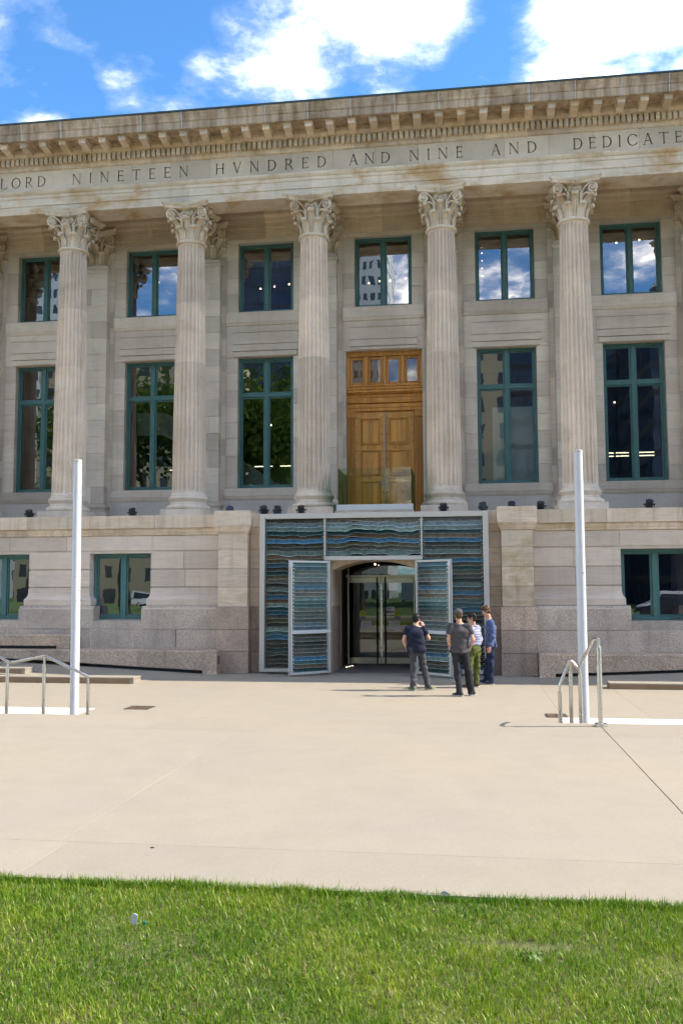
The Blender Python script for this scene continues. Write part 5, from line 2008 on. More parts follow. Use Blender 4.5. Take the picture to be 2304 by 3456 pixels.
def person(label, J, fwd, headf, st):
    fwd = unit((fwd[0], fwd[1], 0))
    rt = V3(fwd[1], -fwd[0], 0)          # the person's right
    up = V3(0, 0, 1)
    pts = np.array([J[k] for k in J])
    lo, hi = pts.min(0) - .22, pts.max(0) + .24
    lo[2] = -.02
    cen = J['pelvis']
    root = thing('person', label, 'person', (float(cen[0]), float(cen[1]), 0), 'people looking at the portal')
    hf = unit(headf)
    hr = unit(np.cross(hf, up))
    hu = np.cross(hr, hf)
    H_ = J['head']
    # ---- body
    b = Vol(lo, hi, .0068)
    waist = (J['pelvis'] * .45 + J['chest'] * .55)
    b.cap(J['pelvis'], waist, .092, .088, .05, rt, 1.45)
    b.cap(waist, J['chest'], .088, .098, .05, rt, 1.55)
    b.cap(J['chest'], J['neck'] - up * .05, .095, .062, .05, rt, 1.55)
    b.cap(J['neck'] - up * .05, H_ - hu * .03 - hf * .02, .058, .050, .03)
    for s_ in 'LR':
        sh, el, wr = J['sh' + s_], J['el' + s_], J['wr' + s_]
        b.cap(J['neck'] - up * .05, sh, .045, .048, .03)
        b.cap(sh, el, .046, .037, .03)
        b.cap(el, el * .6 + wr * .4, .038, .037, .02)
        b.cap(el * .6 + wr * .4, wr, .037, .025, .02)
        hd = J['hd' + s_]
        hand(b, wr, hd, st['palm' + s_], st['thumb' + s_], st.get('curl', .35))
        b.cap(J['hip' + s_], J['kn' + s_], .068, .047, .03)
        b.cap(J['kn' + s_], J['an' + s_], .047, .034, .02)
        b.cap(J['an' + s_], J['an' + s_] + unit(st['toe' + s_]) * .10 - up * .045, .036, .026, .02)
    # head: skull, jaw, brow, nose, ears, lips
    b.ell(H_ + hu * .025 - hf * .012, (hr, hf, hu), (.072, .090, .092), .02)
    b.ell(H_ - hu * .045 + hf * .028, (hr, hf, hu), (.052, .060, .068), .03)
    b.ell(H_ - hu * .098 + hf * .060, (hr, hf, hu), (.026, .022, .020), .02)
    b.ell(H_ + hu * .018 + hf * .074, (hr, hf, hu), (.045, .014, .012), .015)
    b.cap(H_ + hu * .005 + hf * .080, H_ - hu * .034 + hf * .103, .008, .0125, .010)
    b.ell(H_ - hu * .064 + hf * .083, (hr, hf, hu), (.022, .010, .008), .008)
    for q in (-1, 1):
        b.ell(H_ + hr * q * .074 - hu * .008 - hf * .012, (unit(hr * q + hf * .5), unit(hf - hr * q * .5), hu), (.009, .019, .031), .006)
        b.ell(H_ + hr * q * .032 - hu * .030 + hf * .066, (hr, hf, hu), (.022, .016, .018), .015)
    body = link('body', b.mesh('body', 'skin'), root)
    for q in (-1, 1):
        e_ = MB()
        pe = H_ + hr * q * .031 + hu * .004 + hf * .079
        e_.ball(tuple(pe), .0105, 8)
        e_.build('eye', 'hair_black', root)
    # ---- shirt
    v = Vol(lo, hi, .0075)
    hem = st['hem']
    low = V3(*(J['pelvis'] + (J['pelvis'] - J['chest']) * .25))
    v.cap(low, waist, .134, .112, .05, rt, 1.56)
    v.cap(waist, J['chest'], .104, .118, .05, rt, 1.55)
    v.cap(J['chest'], J['neck'] - up * .075, .116, .075, .05, rt, 1.55)
    for s_ in 'LR':
        sh, el, wr = J['sh' + s_], J['el' + s_], J['wr' + s_]
        v.cap(J['neck'] - up * .06, sh, .055, .064, .04)
    v.plane((0, 0, hem), (0, 0, -1))
    for s_ in 'LR':
        sh, el, wr = J['sh' + s_], J['el' + s_], J['wr' + s_]
        t_ = Vol(lo, hi, .0075)
        f_ = st['sleeve']
        dr = unit(el - sh)
        if f_ <= 1:
            en = sh + (el - sh) * f_
            t_.cap(sh, sh + (el - sh) * (f_ + .15), .063, .063, .0)
            t_.plane(en, dr)
        else:
            t_.cap(sh, el, .064, .058, .02)
            en = el + (wr - el) * min(.97, f_ - 1)
            t_.cap(el, en + unit(wr - el) * .03, .058, .044, .03)
            t_.plane(en, unit(wr - el))
        kk = .025
        hh_ = np.clip(.5 + .5 * (v.D - t_.D) / kk, 0, 1)
        v.D = v.D * (1 - hh_) + t_.D * hh_ - kk * hh_ * (1 - hh_)
    v.folds(.0100, (14, 20, 28, 36, 50), st['seed'])
    v.sub(J['neck'] - up * .045, H_ - hu * .02, .062, .060)
    link('shirt', v.mesh('shirt', st['shirt']), root)
    if st.get('collar'):
        c_ = Vol(J['neck'] - .16, J['neck'] + .16, .005)
        c_.cap(J['neck'] - up * .045, J['neck'] - up * .005 - fwd * .012, .074, .066, 0)
        c_.sub(J['neck'] - up * .10, J['neck'] + up * .10, .062, .060)
        c_.plane(J['neck'] + up * .014, (-fwd[0] * .2, -fwd[1] * .2, 1))
        c_.plane(J['neck'] - up * .05, (0, 0, -1))
        link('collar', c_.mesh('collar', st['shirt']), root)
    # ---- trousers
    v = Vol(lo, hi, .0075)
    v.cap(J['pelvis'] + up * .02, J['pelvis'] - up * .06, .116, .118, .04, rt, 1.42)
    for s_ in 'LR':
        hp, kn, an = J['hip' + s_], J['kn' + s_], J['an' + s_]
        v.cap(hp, kn, .090, .072, .045)
        v.cap(kn, an - up * .045, .072, .069, .03)
    v.plane((0, 0, st['waist']), (0, 0, 1))
    v.plane((0, 0, .045), (0, 0, -1))
    v.folds(.0095, (18, 26, 36, 48, 60), st['seed'] + 5)
    link('trousers', v.mesh('trousers', st['legs']), root)
    # ---- shoes
    for s_ in 'LR':
        an = J['an' + s_]
        to = unit(st['toe' + s_])
        sdv = V3(to[1], -to[0], 0)
        a0 = V3(an[0], an[1], 0) - to * .045
        v = Vol(a0 - .12 - np.abs(to) * .06, a0 + np.abs(to) * .27 + V3(.15, .15, .2), .006) if False else Vol(np.minimum(a0, a0 + to * .24) - .08, np.maximum(a0, a0 + to * .24) + V3(.08, .08, .14), .006)
        v.cap(a0 + up * .045, a0 + to * .10 + up * .045, .040, .040, .02)
        v.cap(a0 + to * .08 + up * .040, a0 + to * .205 + up * .028, .042, .030, .03, sdv, 1.25)
        v.cap(a0 + to * .01 + up * .05, a0 + to * .02 + up * .10, .036, .038, .03)
        v.plane((0, 0, .022), (0, 0, -1))
        o = link('shoe', v.mesh('shoe', st['shoe']), root)
        v = Vol(np.minimum(a0, a0 + to * .24) - .08, np.maximum(a0, a0 + to * .24) + V3(.08, .08, .14), .006)
        v.cap(a0 + up * .018, a0 + to * .205 + up * .018, .042, .042, .0, sdv, 1.05)
        v.plane((0, 0, .024), (0, 0, 1))
        v.plane((0, 0, .003), (0, 0, -1))
        link('sole', v.mesh('sole', st.get('sole', 'sole')), root)
    # ---- hair
    v = Vol(H_ - .17, H_ + .18, .005)
    v.ell(H_ + hu * .032 - hf * .020, (hr, hf, hu), (.083, .100, .098), .0)
    v.ell(H_ - hu * .015 - hf * .050, (hr, hf, hu), (.068, .058, .085), .02)
    if st.get('quiff'):
        v.ell(H_ + hu * .095 + hf * .045, (hr, hf, hu), (.060, .055, .035), .02)
    v.folds(.0045, (60, 90, 120, 150), st['seed'] + 9)
    v.plane(H_ + hf * .052 + hu * .02, hf * .8 - hu * .6)
    v.plane(H_ - hu * .085, -hu)
    v.D = np.maximum(v.D, -0.0 + v.D)
    link('hair', v.mesh('hair', st['hair']), root)
    return root, H_, hf, hr, hu, rt


def jd(**k):
    return {a: V3(*b) for a, b in k.items()}


J1 = jd(anL=(3.07, -5.20, .09), anR=(3.39, -5.04, .09), knL=(3.075, -5.13, .49), knR=(3.295, -5.03, .49), hipL=(3.05, -5.13, .88), hipR=(3.225, -5.10, .88), pelvis=(3.135, -5.12, .93), chest=(3.115, -5.12, 1.23), neck=(3.12, -5.09, 1.405),
        head=(3.14, -5.04, 1.535), shL=(2.945, -5.13, 1.335), shR=(3.295, -5.10, 1.335), elL=(2.872, -5.15, 1.085), wrL=(2.93, -5.04, .875), hdL=(2.97, -4.98, .80), elR=(3.405, -5.02, 1.115), wrR=(3.30, -4.965, 1.365), hdR=(3.265, -4.965, 1.47))
person('man in a navy tee and grey jeans with one hand raised to his head', J1, (.12, 1), (.30, .92, -.22),
       dict(palmL=(.6, .6, 0), thumbL=(.3, .8, .3), palmR=(-.9, .3, 0), thumbR=(0, -.6, .5), toeL=(-.55, .8, 0), toeR=(.8, .55, 0), hem=.815, sleeve=.62, waist=.93, shirt='navy_tee', legs='grey_jeans', shoe='shoe_green', hair='hair_black', seed=1, curl=.6))
J2 = jd(anL=(4.075, -6.13, .09), anR=(4.315, -5.97, .09), knL=(4.04, -6.06, .51), knR=(4.245, -6.0, .51), hipL=(3.995, -6.04, .93), hipR=(4.175, -6.02, .93), pelvis=(4.085, -6.03, .985), chest=(4.10, -6.04, 1.30), neck=(4.09, -6.02, 1.495),
        head=(4.065, -5.985, 1.655), shL=(3.905, -6.05, 1.425), shR=(4.28, -6.02, 1.415), elL=(3.865, -6.09, 1.155), wrL=(3.905, -6.0, .955), hdL=(3.94, -5.95, .87), elR=(4.365, -6.06, 1.145), wrR=(4.295, -5.97, .965), hdR=(4.255, -5.93, .885))
p2 = person('man in a grey cap, charcoal tee and black jeans standing nearest the camera', J2, (-.05, 1), (-.25, .95, -.12),
            dict(palmL=(.6, .6, 0), thumbL=(.4, .5, .5), palmR=(-.6, .6, 0), thumbR=(-.4, .5, .5), toeL=(-.75, .62, 0), toeR=(.35, .9, 0), hem=.885, sleeve=.60, waist=1.0, shirt='charcoal_tee', legs='black_jeans', shoe='shoe_dark', hair='hair_brown', seed=2))
root, H_, hf, hr, hu, rt = p2
v = Vol(H_ - .2, H_ + .2, .0055)
v.ell(H_ + hu * .050 - hf * .012, (hr, hf, hu), (.094, .112, .085), 0)
v.ell(H_ + hu * .050 + hf * .085, (hr, hf, hu), (.070, .060, .022), .03)
v.plane(H_ + hu * .030 - hf * .0, -hu + hf * .12)
v.folds(.0020, (25, 40, 60), 4)
link('flat_cap', v.mesh('flat_cap', 'cap_grey'), root)
J3 = jd(anL=(4.25, -4.54, .09), anR=(4.425, -4.32, .09), knL=(4.28, -4.51, .47), knR=(4.44, -4.34, .47), hipL=(4.335, -4.48, .85), hipR=(4.445, -4.35, .85), pelvis=(4.39, -4.42, .91), chest=(4.395, -4.43, 1.18), neck=(4.385, -4.43, 1.355),
        head=(4.335, -4.46, 1.54), shL=(4.305, -4.555, 1.295), shR=(4.475, -4.29, 1.295), elL=(4.295, -4.60, 1.05), wrL=(4.24, -4.58, .85), hdL=(4.20, -4.56, .77), elR=(4.51, -4.33, 1.05), wrR=(4.455, -4.38, .84), hdR=(4.43, -4.40, .76))
J3['neck'][2] = 1.375
p3 = person('man in a checked shirt, olive trousers and glasses behind the man in the cap', J3, (-.8, .45), (-.95, .05, -.22),
            dict(palmL=(.3, .5, 0), thumbL=(-.8, .3, 0), palmR=(-.3, -.5, 0), thumbR=(-.8, .3, 0), toeL=(-.9, .3, 0), toeR=(-.5, .7, 0), hem=.945, sleeve=1.55, waist=.97, shirt='plaid', legs='olive', shoe='shoe_red', hair='hair_black', seed=3, collar=1))
root, H_, hf, hr, hu, rt = p3
gl = MB()
for q in (-1, 1):
    c_ = H_ + hf * .098 + hu * .004 + hr * q * .034
    ring = [c_ + (hr * math.cos(a) * .026 + hu * math.sin(a) * .020) for a in [2 * math.pi * i / 12 for i in range(13)]]
    gl.tube([tuple(p) for p in ring], .0032, 5)
    gl.tube([tuple(c_ + hr * q * .026), tuple(H_ + hr * q * .080 + hu * .008 - hf * .01)], .003, 5)
gl.tube([tuple(H_ + hf * .10 + hu * .006 - hr * .010), tuple(H_ + hf * .10 + hu * .006 + hr * .010)], .003, 5)
gl.build('glasses', 'black_plastic', root)
J4 = jd(anL=(4.745, -3.80, .09), anR=(4.645, -3.46, .09), knL=(4.765, -3.76, .50), knR=(4.71, -3.50, .50), hipL=(4.785, -3.72, .90), hipR=(4.765, -3.55, .90), pelvis=(4.78, -3.635, .96), chest=(4.775, -3.635, 1.28), neck=(4.755, -3.635, 1.475),
        head=(4.675, -3.635, 1.675), shL=(4.795, -3.815, 1.40), shR=(4.765, -3.455, 1.40), elL=(4.815, -3.865, 1.11), wrL=(4.745, -3.865, .865), hdL=(4.725, -3.865, .76), elR=(4.77, -3.41, 1.11), wrR=(4.68, -3.43, .87), hdR=(4.66, -3.43, .78))
J4['neck'][2] = 1.495
person('tall man in a blue chambray shirt and dark jeans beside the stone pier', J4, (-1, .08), (-.93, -.02, -.38),
       dict(palmL=(0, 1, 0), thumbL=(-1, 0, 0), palmR=(0, -1, 0), thumbR=(-1, 0, 0), toeL=(-1, .0, 0), toeR=(-.95, .2, 0), hem=.845, sleeve=1.96, waist=.98, shirt='chambray', legs='indigo', shoe='shoe_navy', hair='hair_brown', seed=4, collar=1, quiff=1))

# ------------------------------------------------------------------ lawn grass
def grass():
    r = np.random.RandomState(5)
    def noise2(x, y, f, s_):
        return (np.sin(x * f + s_) * np.cos(y * f * 1.3 + s_ * 2) + np.sin(x * f * 2.1 + y * f * 1.7 + s_ * 3) * .6 + np.sin(x * f * 4.3 - y * f * 3.9 + s_) * .35) / 1.95
    Xs, Ys = [], []
    for x0, x1, y0, y1, dn in ((.7, 7.0, -21.65, -19.135, 11500), (-2.6, .7, -22.0, -19.14, 2600), (7.0, 11, -22.0, -19.14, 2600), (.7, 7.0, -22.8, -21.65, 1500), (.7, 7.0, -19.23, -19.145, 16000), (.7, 7.0, -19.15, -19.115, 3500)):
        n = int((x1 - x0) * (y1 - y0) * dn)
        Xs.append(r.uniform(x0, x1, n))
        Ys.append(r.uniform(y0, y1, n))
    x, y = np.concatenate(Xs), np.concatenate(Ys)
    # tufts: pull towards clump centres
    cl = noise2(x, y, 9.0, 1.0)
    pt = noise2(x, y, 1.6, 4.0)
    p2_ = noise2(x, y, 3.3, 9.0)
    bare = np.exp(-(((x - 4.56) / .36) ** 2 + ((y + 19.88) / .06) ** 2)) + .8 * np.exp(-(((x - 5.38) / .1) ** 2 + ((y + 20.72) / .07) ** 2))
    keep = r.uniform(0, 1, len(x)) > bare * 1.1 + np.clip(-.18 - cl * .25 - p2_ * .1, 0, .5)
    x, y, cl, pt, p2_ = x[keep], y[keep], cl[keep], pt[keep], p2_[keep]
    edge = np.exp(-((y + 19.19) / .055) ** 2)
    n = len(x)
    L = r.gamma(5, .0061, n) * (1 + .22 * cl + .12 * pt) + edge * .009
    L = np.clip(L, .014, .095)
    wd = r.uniform(.0013, .0029, n)
    az = r.uniform(0, 2 * np.pi, n)
    lean = np.clip(r.normal(.52, .34, n), .02, 1.4)
    dx, dy = np.cos(az), np.sin(az)
    px, py = -dy, dx
    z0 = TZ - .018 + .012 * noise2(x, y, 2.2, 2.0)
    def pt_(t, w_):
        bx = x + dx * L * lean * t ** 1.7
        by = y + dy * L * lean * t ** 1.7
        bz = z0 + L * t * (1 - .28 * lean * t)
        return np.stack([bx - px * wd * w_, by - py * wd * w_, bz], 1), np.stack([bx + px * wd * w_, by + py * wd * w_, bz], 1)
    a0, a1 = pt_(0, 1.0)
    b0, b1 = pt_(.55, .85)
    c0, _ = pt_(1.0, 0)
    V = np.stack([a0, a1, b0, b1, c0], 1).reshape(-1, 3)
    base = np.arange(n) * 5
    tri = np.stack([base, base + 1, base + 3, base, base + 3, base + 2, base + 2, base + 3, base + 4], 1).reshape(-1)
    me = bpy.data.meshes.new('grass')
    me.vertices.add(len(V))
    me.vertices.foreach_set('co', V.astype(np.float32).ravel())
    me.loops.add(len(tri))
    me.loops.foreach_set('vertex_index', tri.astype(np.int32))
    me.polygons.add(len(tri) // 3)
    me.polygons.foreach_set('loop_start', np.arange(0, len(tri), 3, dtype=np.int32))
    me.update(calc_edges=True)
    t = np.clip(.5 + .28 * pt + .18 * p2_ + r.normal(0, .24, n), 0, 1)
    dark, mid, yel = np.array((.052, .150, .008)), np.array((.160, .285, .018)), np.array((.345, .395, .046))
    col = np.where(t[:, None] < .5, dark + (mid - dark) * (t[:, None] * 2), mid + (yel - mid) * (t[:, None] * 2 - 1))
    straw = r.uniform(0, 1, n) < (.03 + .06 * np.clip(p2_, 0, 1))
    col[straw] = np.array((.50, .43, .21)) * r.uniform(.7, 1.15, (straw.sum(), 1))
    eg = edge[:, None] * .45
    col = col * (1 - eg) + np.array((.06, .17, .02)) * eg
    cc = np.repeat(np.concatenate([col, np.ones((n, 1))], 1)[:, None, :], 5, 1).copy()
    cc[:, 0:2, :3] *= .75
    at = me.color_attributes.new('Col', 'FLOAT_COLOR', 'POINT')
    at.data.foreach_set('color', cc.astype(np.float32).ravel())
    m, g = material('grass blades')
    ca = g.add('ShaderNodeVertexColor', layer_name='Col').outputs['Color']
    df = g.add('ShaderNodeBsdfDiffuse', {'Color': ca})
    tl = g.add('ShaderNodeBsdfTranslucent', {'Color': g.mix(1.0, ca, (1.1, 1.15, .6), 'MULTIPLY')})
    gs = g.add('ShaderNodeBsdfGlossy', {'Color': (.5, .5, .45, 1), 'Roughness': .35})
    mx = g.add('ShaderNodeMixShader', {0: .38, 1: df.outputs[0], 2: tl.outputs[0]})
    mx2 = g.add('ShaderNodeMixShader', {0: .03, 1: mx.outputs[0], 2: gs.outputs[0]})
    surface(g, mx2.outputs[0])
    me.materials.append(m)
    o = link('lawn_grass', me)
    tag(o, 'short sunlit green lawn grass with yellow patches', 'grass', kind='stuff')


grass()

# litter and a weed in the lawn
def scrap(x, y, z, pts, mat, label, rx):
    q = MB()
    n = len(pts)
    q.rings([[(a, 0, b) for a, b in pts], [(a, .002, b + .001) for a, b in pts]])
    q.xform(Matrix.Translation((x, y, z)) @ Matrix.Rotation(rx, 4, 'X') @ Matrix.Rotation(.3, 4, 'Y'))
    tag(q.build('litter_scrap', mat), label, 'litter', 'scraps lying in the lawn')


M['scrap_white'] = plain('white wrapper', (.75, .74, .85), .4, 0, .05, 40)
M['scrap_teal'] = plain('teal wrapper', (.05, .42, .42), .4, 0, .05, 40)
scrap(2.387, -19.90, TZ + .025, [(-.018, -.02), (.020, -.022), (.012, .045), (-.010, .05), (-.022, .02)], 'scrap_white', 'white paper scrap standing up in the lawn beside a teal one', .3)
scrap(2.452, -19.915, TZ + .02, [(-.012, -.012), (.014, -.010), (.010, .016), (-.008, .018)], 'scrap_teal', 'tiny teal wrapper scrap in the lawn', .5)
scrap(4.138, -19.26, TZ + .045, [(-.024, -.018), (.022, -.020), (.026, .012), (-.002, .022), (-.020, .014)], 'scrap_white', 'crumpled white scrap in the lawn near the pavement edge', .6)
M['weed'] = plain('dull green leaf', (.10, .17, .025), .6, 0, .25, 60)
wd_ = thing('weed_plant', 'low broad leaved weed growing in the lawn', 'weed', (4.60, -20.07, TZ))
rr_ = random.Random(4)
for i in range(8):
    q = MB()
    a, L = rr_.uniform(0, 6.28), rr_.uniform(.03, .06)
    rows = []
    for k in range(6):
        t = k / 5
        w_ = .013 * math.sin(math.pi * min(1, t * .9 + .1)) * (1 + .35 * (k % 2))
        z = .03 + L * .75 * t - .06 * t * t
        rows.append([(t * L, -w_, z), (t * L, 0, z - .005), (t * L, w_, z)])
    q.rings(rows, cap=False, closed=False)
    q.xform(Matrix.Translation((4.60 + rr_.uniform(-.05, .05), -20.07 + rr_.uniform(-.03, .03), TZ - .012)) @ Matrix.Rotation(a, 4, 'Z'))
    q.build('leaf', 'weed', wd_)

# ------------------------------------------------------------------ what the panes mirror: park trees, vehicles and towers across the street
def tube_tree(seed):
    r = random.Random(seed)
    q = MB()
    tips = []
    def limb(p, d_, L, rad, lev):
        pts, rs = [p], [rad]
        n = 5
        for i in range(n):
            d_ = (d_ + Vector((r.uniform(-.18, .18), r.uniform(-.18, .18), r.uniform(-.05, .12)))).normalized()
            p = p + d_ * L / n
            pts.append(p)
            rs.append(rad * (1 - .55 * (i + 1) / n))
        q.tube(pts, rs, 7)
        if lev < 3:
            for k in range(3 if lev else 5):
                a = r.uniform(0, 6.28)
                nd_ = (d_ * .7 + Vector((math.cos(a), math.sin(a), r.uniform(.1, .7)))).normalized()
                limb(pts[-1 - (k % 2)], nd_, L * r.uniform(.55, .8), rs[-1 - (k % 2)] * .8, lev + 1)
        else:
            tips.append(p)
        if lev >= 2:
            tips.append(pts[3])
    limb(Vector((0, 0, 0)), Vector((0, 0, 1)), 4.6, .30, 0)
    trunk = q.mesh('trunk', 'bark', 60)
    c_ = MB()
    for t in tips:
        for _ in range(130):
            o = Vector((r.gauss(0, .85), r.gauss(0, .85), r.gauss(0, .65)))
            n_ = Vector((r.uniform(-1, 1), r.uniform(-1, 1), r.uniform(-.4, 1))).normalized()
            u = n_.orthogonal().normalized() * r.uniform(.09, .15)
            w_ = n_.cross(u).normalized() * r.uniform(.06, .09)
            b = len(c_.v)
            p = t + o
            c_.v += [tuple(p - u), tuple(p + w_), tuple(p + u), tuple(p - w_)]
            c_.face((b, b + 1, b + 2, b + 3))
    me = bpy.data.meshes.new('crown')
    me.from_pydata(c_.v, [], c_.f)
    me.materials.append(M['leaves'])
    return trunk, me


M['bark'] = plain('tree bark', (.07, .055, .042), .95, 0, .3, 12)
m, g = material('tree leaves')
rn = g.noise(g.pos(), 1.1, 4, .6)
c = g.mix(g.ramp(rn, [(.3, 0), (.7, 1)]), (.035, .075, .014), (.085, .135, .028))
df = g.add('ShaderNodeBsdfDiffuse', {'Color': c})
tl = g.add('ShaderNodeBsdfTranslucent', {'Color': c})
surface(g, g.add('ShaderNodeMixShader', {0: .35, 1: df.outputs[0], 2: tl.outputs[0]}).outputs[0])
M['leaves'] = m
tmesh = [tube_tree(3), tube_tree(8)]
for i, (x, y, s_, lb) in enumerate(((-9.9, -32.0, 1.55, 'park tree mirrored in the basement window by the white pole'), (-17.0, -31.5, 1.65, 'park tree mirrored in the tall window nearest the photo edge'), (-31, -50, 1.1, 'park tree mirrored farthest along the lawn'), (-7, -66, 1.25, 'park tree mirrored in the tall window beside the oak doors'), (-19, -74, 1.3, 'far park tree mirrored among the parked cars'), (-40, -64, 1.2, 'park tree mirrored past the lawn path'), (1, -82, 1.1, 'park tree mirrored in the glazed entrance doors'))):
    t = thing('park_tree', lb, 'tree', (x, y, 0), 'trees of the park across the street')
    a, b = tmesh[i % 2]
    link('trunk', a, t, (x, y, 0), (0, 0, i * 1.1), (s_, s_, s_))
    link('crown', b, t, (x, y, 0), (0, 0, i * 1.1), (s_, s_, s_))

M['car_glass'] = plain('dark car glass', (.015, .018, .02), .05, 0, .02, 3)
M['tyre'] = plain('tyre rubber', (.02, .02, .02), .8, 0, .1, 20)
M['lamp_red'] = plain('red tail lamp', (.30, .02, .015), .2, 0, .05, 9)


def vehicle(kind, x, y, rot, paint, label):
    """side profile given as (lengthwise, height) pairs, lofted over the width with tumblehome"""
    if kind == 'van':
        body = [(-2.6, .45), (-2.65, 1.0), (-2.6, 1.95), (-2.4, 2.05), (1.3, 2.05), (1.75, 1.35), (2.5, 1.05), (2.6, .75), (2.55, .45)]
        glass_ = [(-2.3, 1.2), (-2.3, 1.85), (1.15, 1.85), (1.5, 1.3), (1.45, 1.2)]
        wd_, wr = .98, .36
        wx = (-1.75, 1.7)
    elif kind == 'suv':
        body = [(-2.2, .42), (-2.28, .85), (-2.2, 1.15), (-1.95, 1.58), (-1.5, 1.72), (.4, 1.70), (1.15, 1.15), (2.1, .98), (2.28, .75), (2.22, .42)]
        glass_ = [(-1.85, 1.14), (-1.6, 1.55), (-1.2, 1.63), (.32, 1.61), (.95, 1.14)]
        wd_, wr = .92, .36
        wx = (-1.38, 1.40)
    else:
        body = [(-3.6, .55), (-3.6, 3.3), (1.2, 3.3), (1.2, .55)]
        glass_ = [(1.75, 1.5), (1.75, 2.2), (2.5, 2.2), (2.8, 1.55)]
        wd_, wr = 1.15, .42
        wx = (-2.4, 2.1)
    t = thing('parked_' + ('truck' if kind == 'truck' else 'van' if kind == 'van' else 'car'), label, 'truck' if kind == 'truck' else 'van' if kind == 'van' else 'car', (x, y, 0))
    X = Matrix.Translation((x, y, -.12)) @ Matrix.Rotation(rot, 4, 'Z')
    zmax = max(p[1] for p in body)
    def inset(h):
        return .0 if h < zmax * .62 or kind == 'truck' else .16 * (h - zmax * .62) / (zmax * .38)
    q = MB()
    rings = []
    for s_, sh in ((-1, .06), (-1, 0), (1, 0), (1, .06)):
        rings.append([(a * (1 - sh * .3), s_ * (wd_ - inset(b) - (.0 if sh == 0 else -.0)), b + (.03 if b < .6 and sh else 0)) for a, b in body])
    q.rings([rings[1], rings[2]])
    if kind == 'truck':
        q.rings([[(a, s_, b) for a, b in ((1.25, .55), (1.25, 2.35), (2.5, 2.35), (2.9, 1.5), (3.2, 1.35), (3.25, .55))] for s_ in (-1.05, 1.05)])
    q.xform(X)
    q.build('body', paint, t, 30)
    for s_ in (-1, 1):
        q = MB()
        q.rings([[(a, s_ * (wd_ - inset(b) + .004), b) for a, b in glass_], [(a, s_ * (wd_ - inset(b) - .02), b) for a, b in glass_]])
        q.xform(X)
        q.build('side_glass', 'car_glass', t)
        for w_ in wx:
            q = MB()
            q.tube([(w_, s_ * (wd_ + .01), wr), (w_, s_ * (wd_ - .22), wr)], wr, 20)
            q.xform(X)
            o = q.build('wheel', 'tyre', t, 40)
            q = MB()
            q.tube([(w_, s_ * (wd_ + .02), wr), (w_, s_ * (wd_ - .05), wr)], wr * .62, 14)
            q.xform(X)
            q.build('rim', 'alu', o)
        q = MB()
        xb = min(p[0] for p in body)
        q.box(xb - .01, xb + .12, s_ * wd_ - .12, s_ * wd_ + .01, .95, 1.2)
        q.xform(X)
        q.build('tail_lamp', 'lamp_red', t)


M['paint_black'] = plain('black car paint', (.03, .032, .04), .12, 0, .02, 3)
M['paint_white'] = plain('white car paint', (.75, .75, .74), .25, 0, .02, 3)
vehicle('suv', 17.2, -37.6, math.pi, 'paint_black', 'black car mirrored in the basement window past the zigzag handrail')
vehicle('van', 18.5, -42.4, math.pi, 'paint_white', 'white van mirrored behind the black car')
vehicle('truck', -4.8, -112, math.pi / 2 + math.pi, 'paint_white', 'white box truck mirrored in the glazed entrance doors')
for i in range(5):
    vehicle('suv' if i % 2 else 'van', -16 - 5.6 * i, -96, .0, 'paint_white' if i != 3 else 'paint_black', ['white van mirrored first in the far parking row', 'white car mirrored second in the far parking row', 'white van mirrored in the middle of the far parking row', 'black car mirrored in the far parking row', 'white van mirrored last in the far parking row'][i])


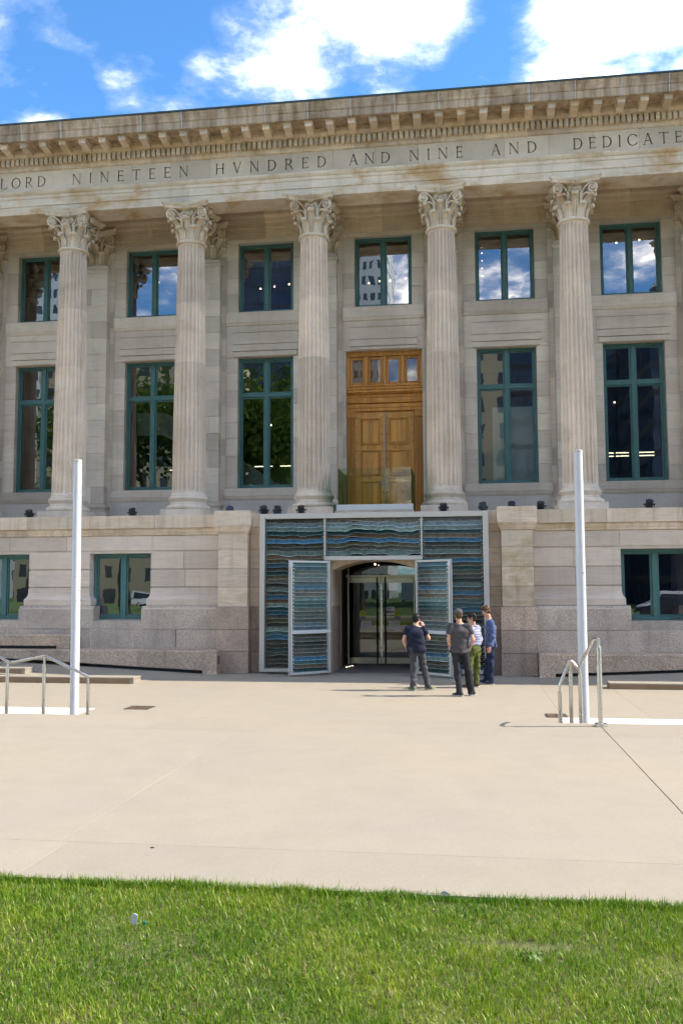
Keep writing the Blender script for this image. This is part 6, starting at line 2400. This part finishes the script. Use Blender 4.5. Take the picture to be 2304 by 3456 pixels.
def facade(name, wall, glass_c, px, pz, fx, fz, rough=.25):
    m, g = material(name)
    P = g.pos()
    s_ = g.add('ShaderNodeSeparateXYZ', {'Vector': P})
    h = g.math('ADD', s_.outputs[0], s_.outputs[1])
    a = g.math('FRACT', g.math('DIVIDE', h, px))
    b = g.math('FRACT', g.math('DIVIDE', s_.outputs[2], pz))
    win = g.math('MULTIPLY', g.math('LESS_THAN', a, fx), g.math('LESS_THAN', b, fz))
    n = g.noise(P, .2, 3, .5)
    gc = g.mix(1.0, glass_c, g.ramp(n, [(.3, .6), (.7, 1.5)]), 'MULTIPLY')
    c = g.mix(win, wall, gc)
    r = g.math('SUBTRACT', .8, g.math('MULTIPLY', win, .8 - rough))
    principled(g, c, r)
    return m


M['tower_white'] = facade('white gridded tower cladding', (.70, .70, .68), (.05, .08, .10), 1.6, 3.4, .55, .5)
M['tower_dark'] = facade('dark glass curtain wall', (.03, .035, .05), (.018, .035, .07), 1.5, 3.6, .85, .8, .08)
M['tower_tan'] = facade('tan precast cladding', (.42, .34, .22), (.03, .03, .03), 3.2, 3.5, .42, .55)
M['tower_blue'] = facade('blue black glazing', (.02, .022, .03), (.010, .016, .035), 1.8, 3.3, .9, .78, .06)


def tower(label, x0, x1, y0, y1, h, mat, top=None):
    t = thing('office_tower', label, 'building', ((x0 + x1) / 2, (y0 + y1) / 2, 0), 'towers across the park')
    q = MB()
    if top:
        q.quadbox([(x0, y0, -1), (x1, y0, -1), (x1, y1, -1), (x0, y1, -1), (x0, y0, top), (x1, y0, h), (x1, y1, h), (x0, y1, top)])
    else:
        q.box(x0, x1, y0, y1, -1, h)
    q.build('shaft', mat, t)
    q = MB()
    zb = h if not top else min(h, top)
    q.box(x0 + 2, x1 - 2, y0 + 2, y1 - 2, zb - 1, zb + 3)
    q.build('roof_plant', 'alu', t)


tower('white gridded tower mirrored in the window above the oak doors', -24.5, -12.5, -185, -160, 84, 'tower_white')
tower('dark glass tower mirrored in the upper window beside the centre columns', -44, -26.5, -165, -140, 84, 'tower_dark')
tower('white tower mirrored at the photo edge in the farthest windows', -96, -72, -165, -140, 70, 'tower_white')
tower('tan block mirrored in the tall window before the pale screen', 5.6, 9.3, -100, -88, 34, 'tower_tan')
tower('dark precast block mirrored next to the tan one', 9.4, 29, -110, -93, 36, 'tower_dark')
tower('blue black office block mirrored in the tall window nearest the stained pole side', 24, 62, -92, -70, 52, 'tower_blue', 34)
tower('tan block mirrored behind the trees in the tall window beside the slim pole', -62, -31, -114, -102, 38, 'tower_tan')
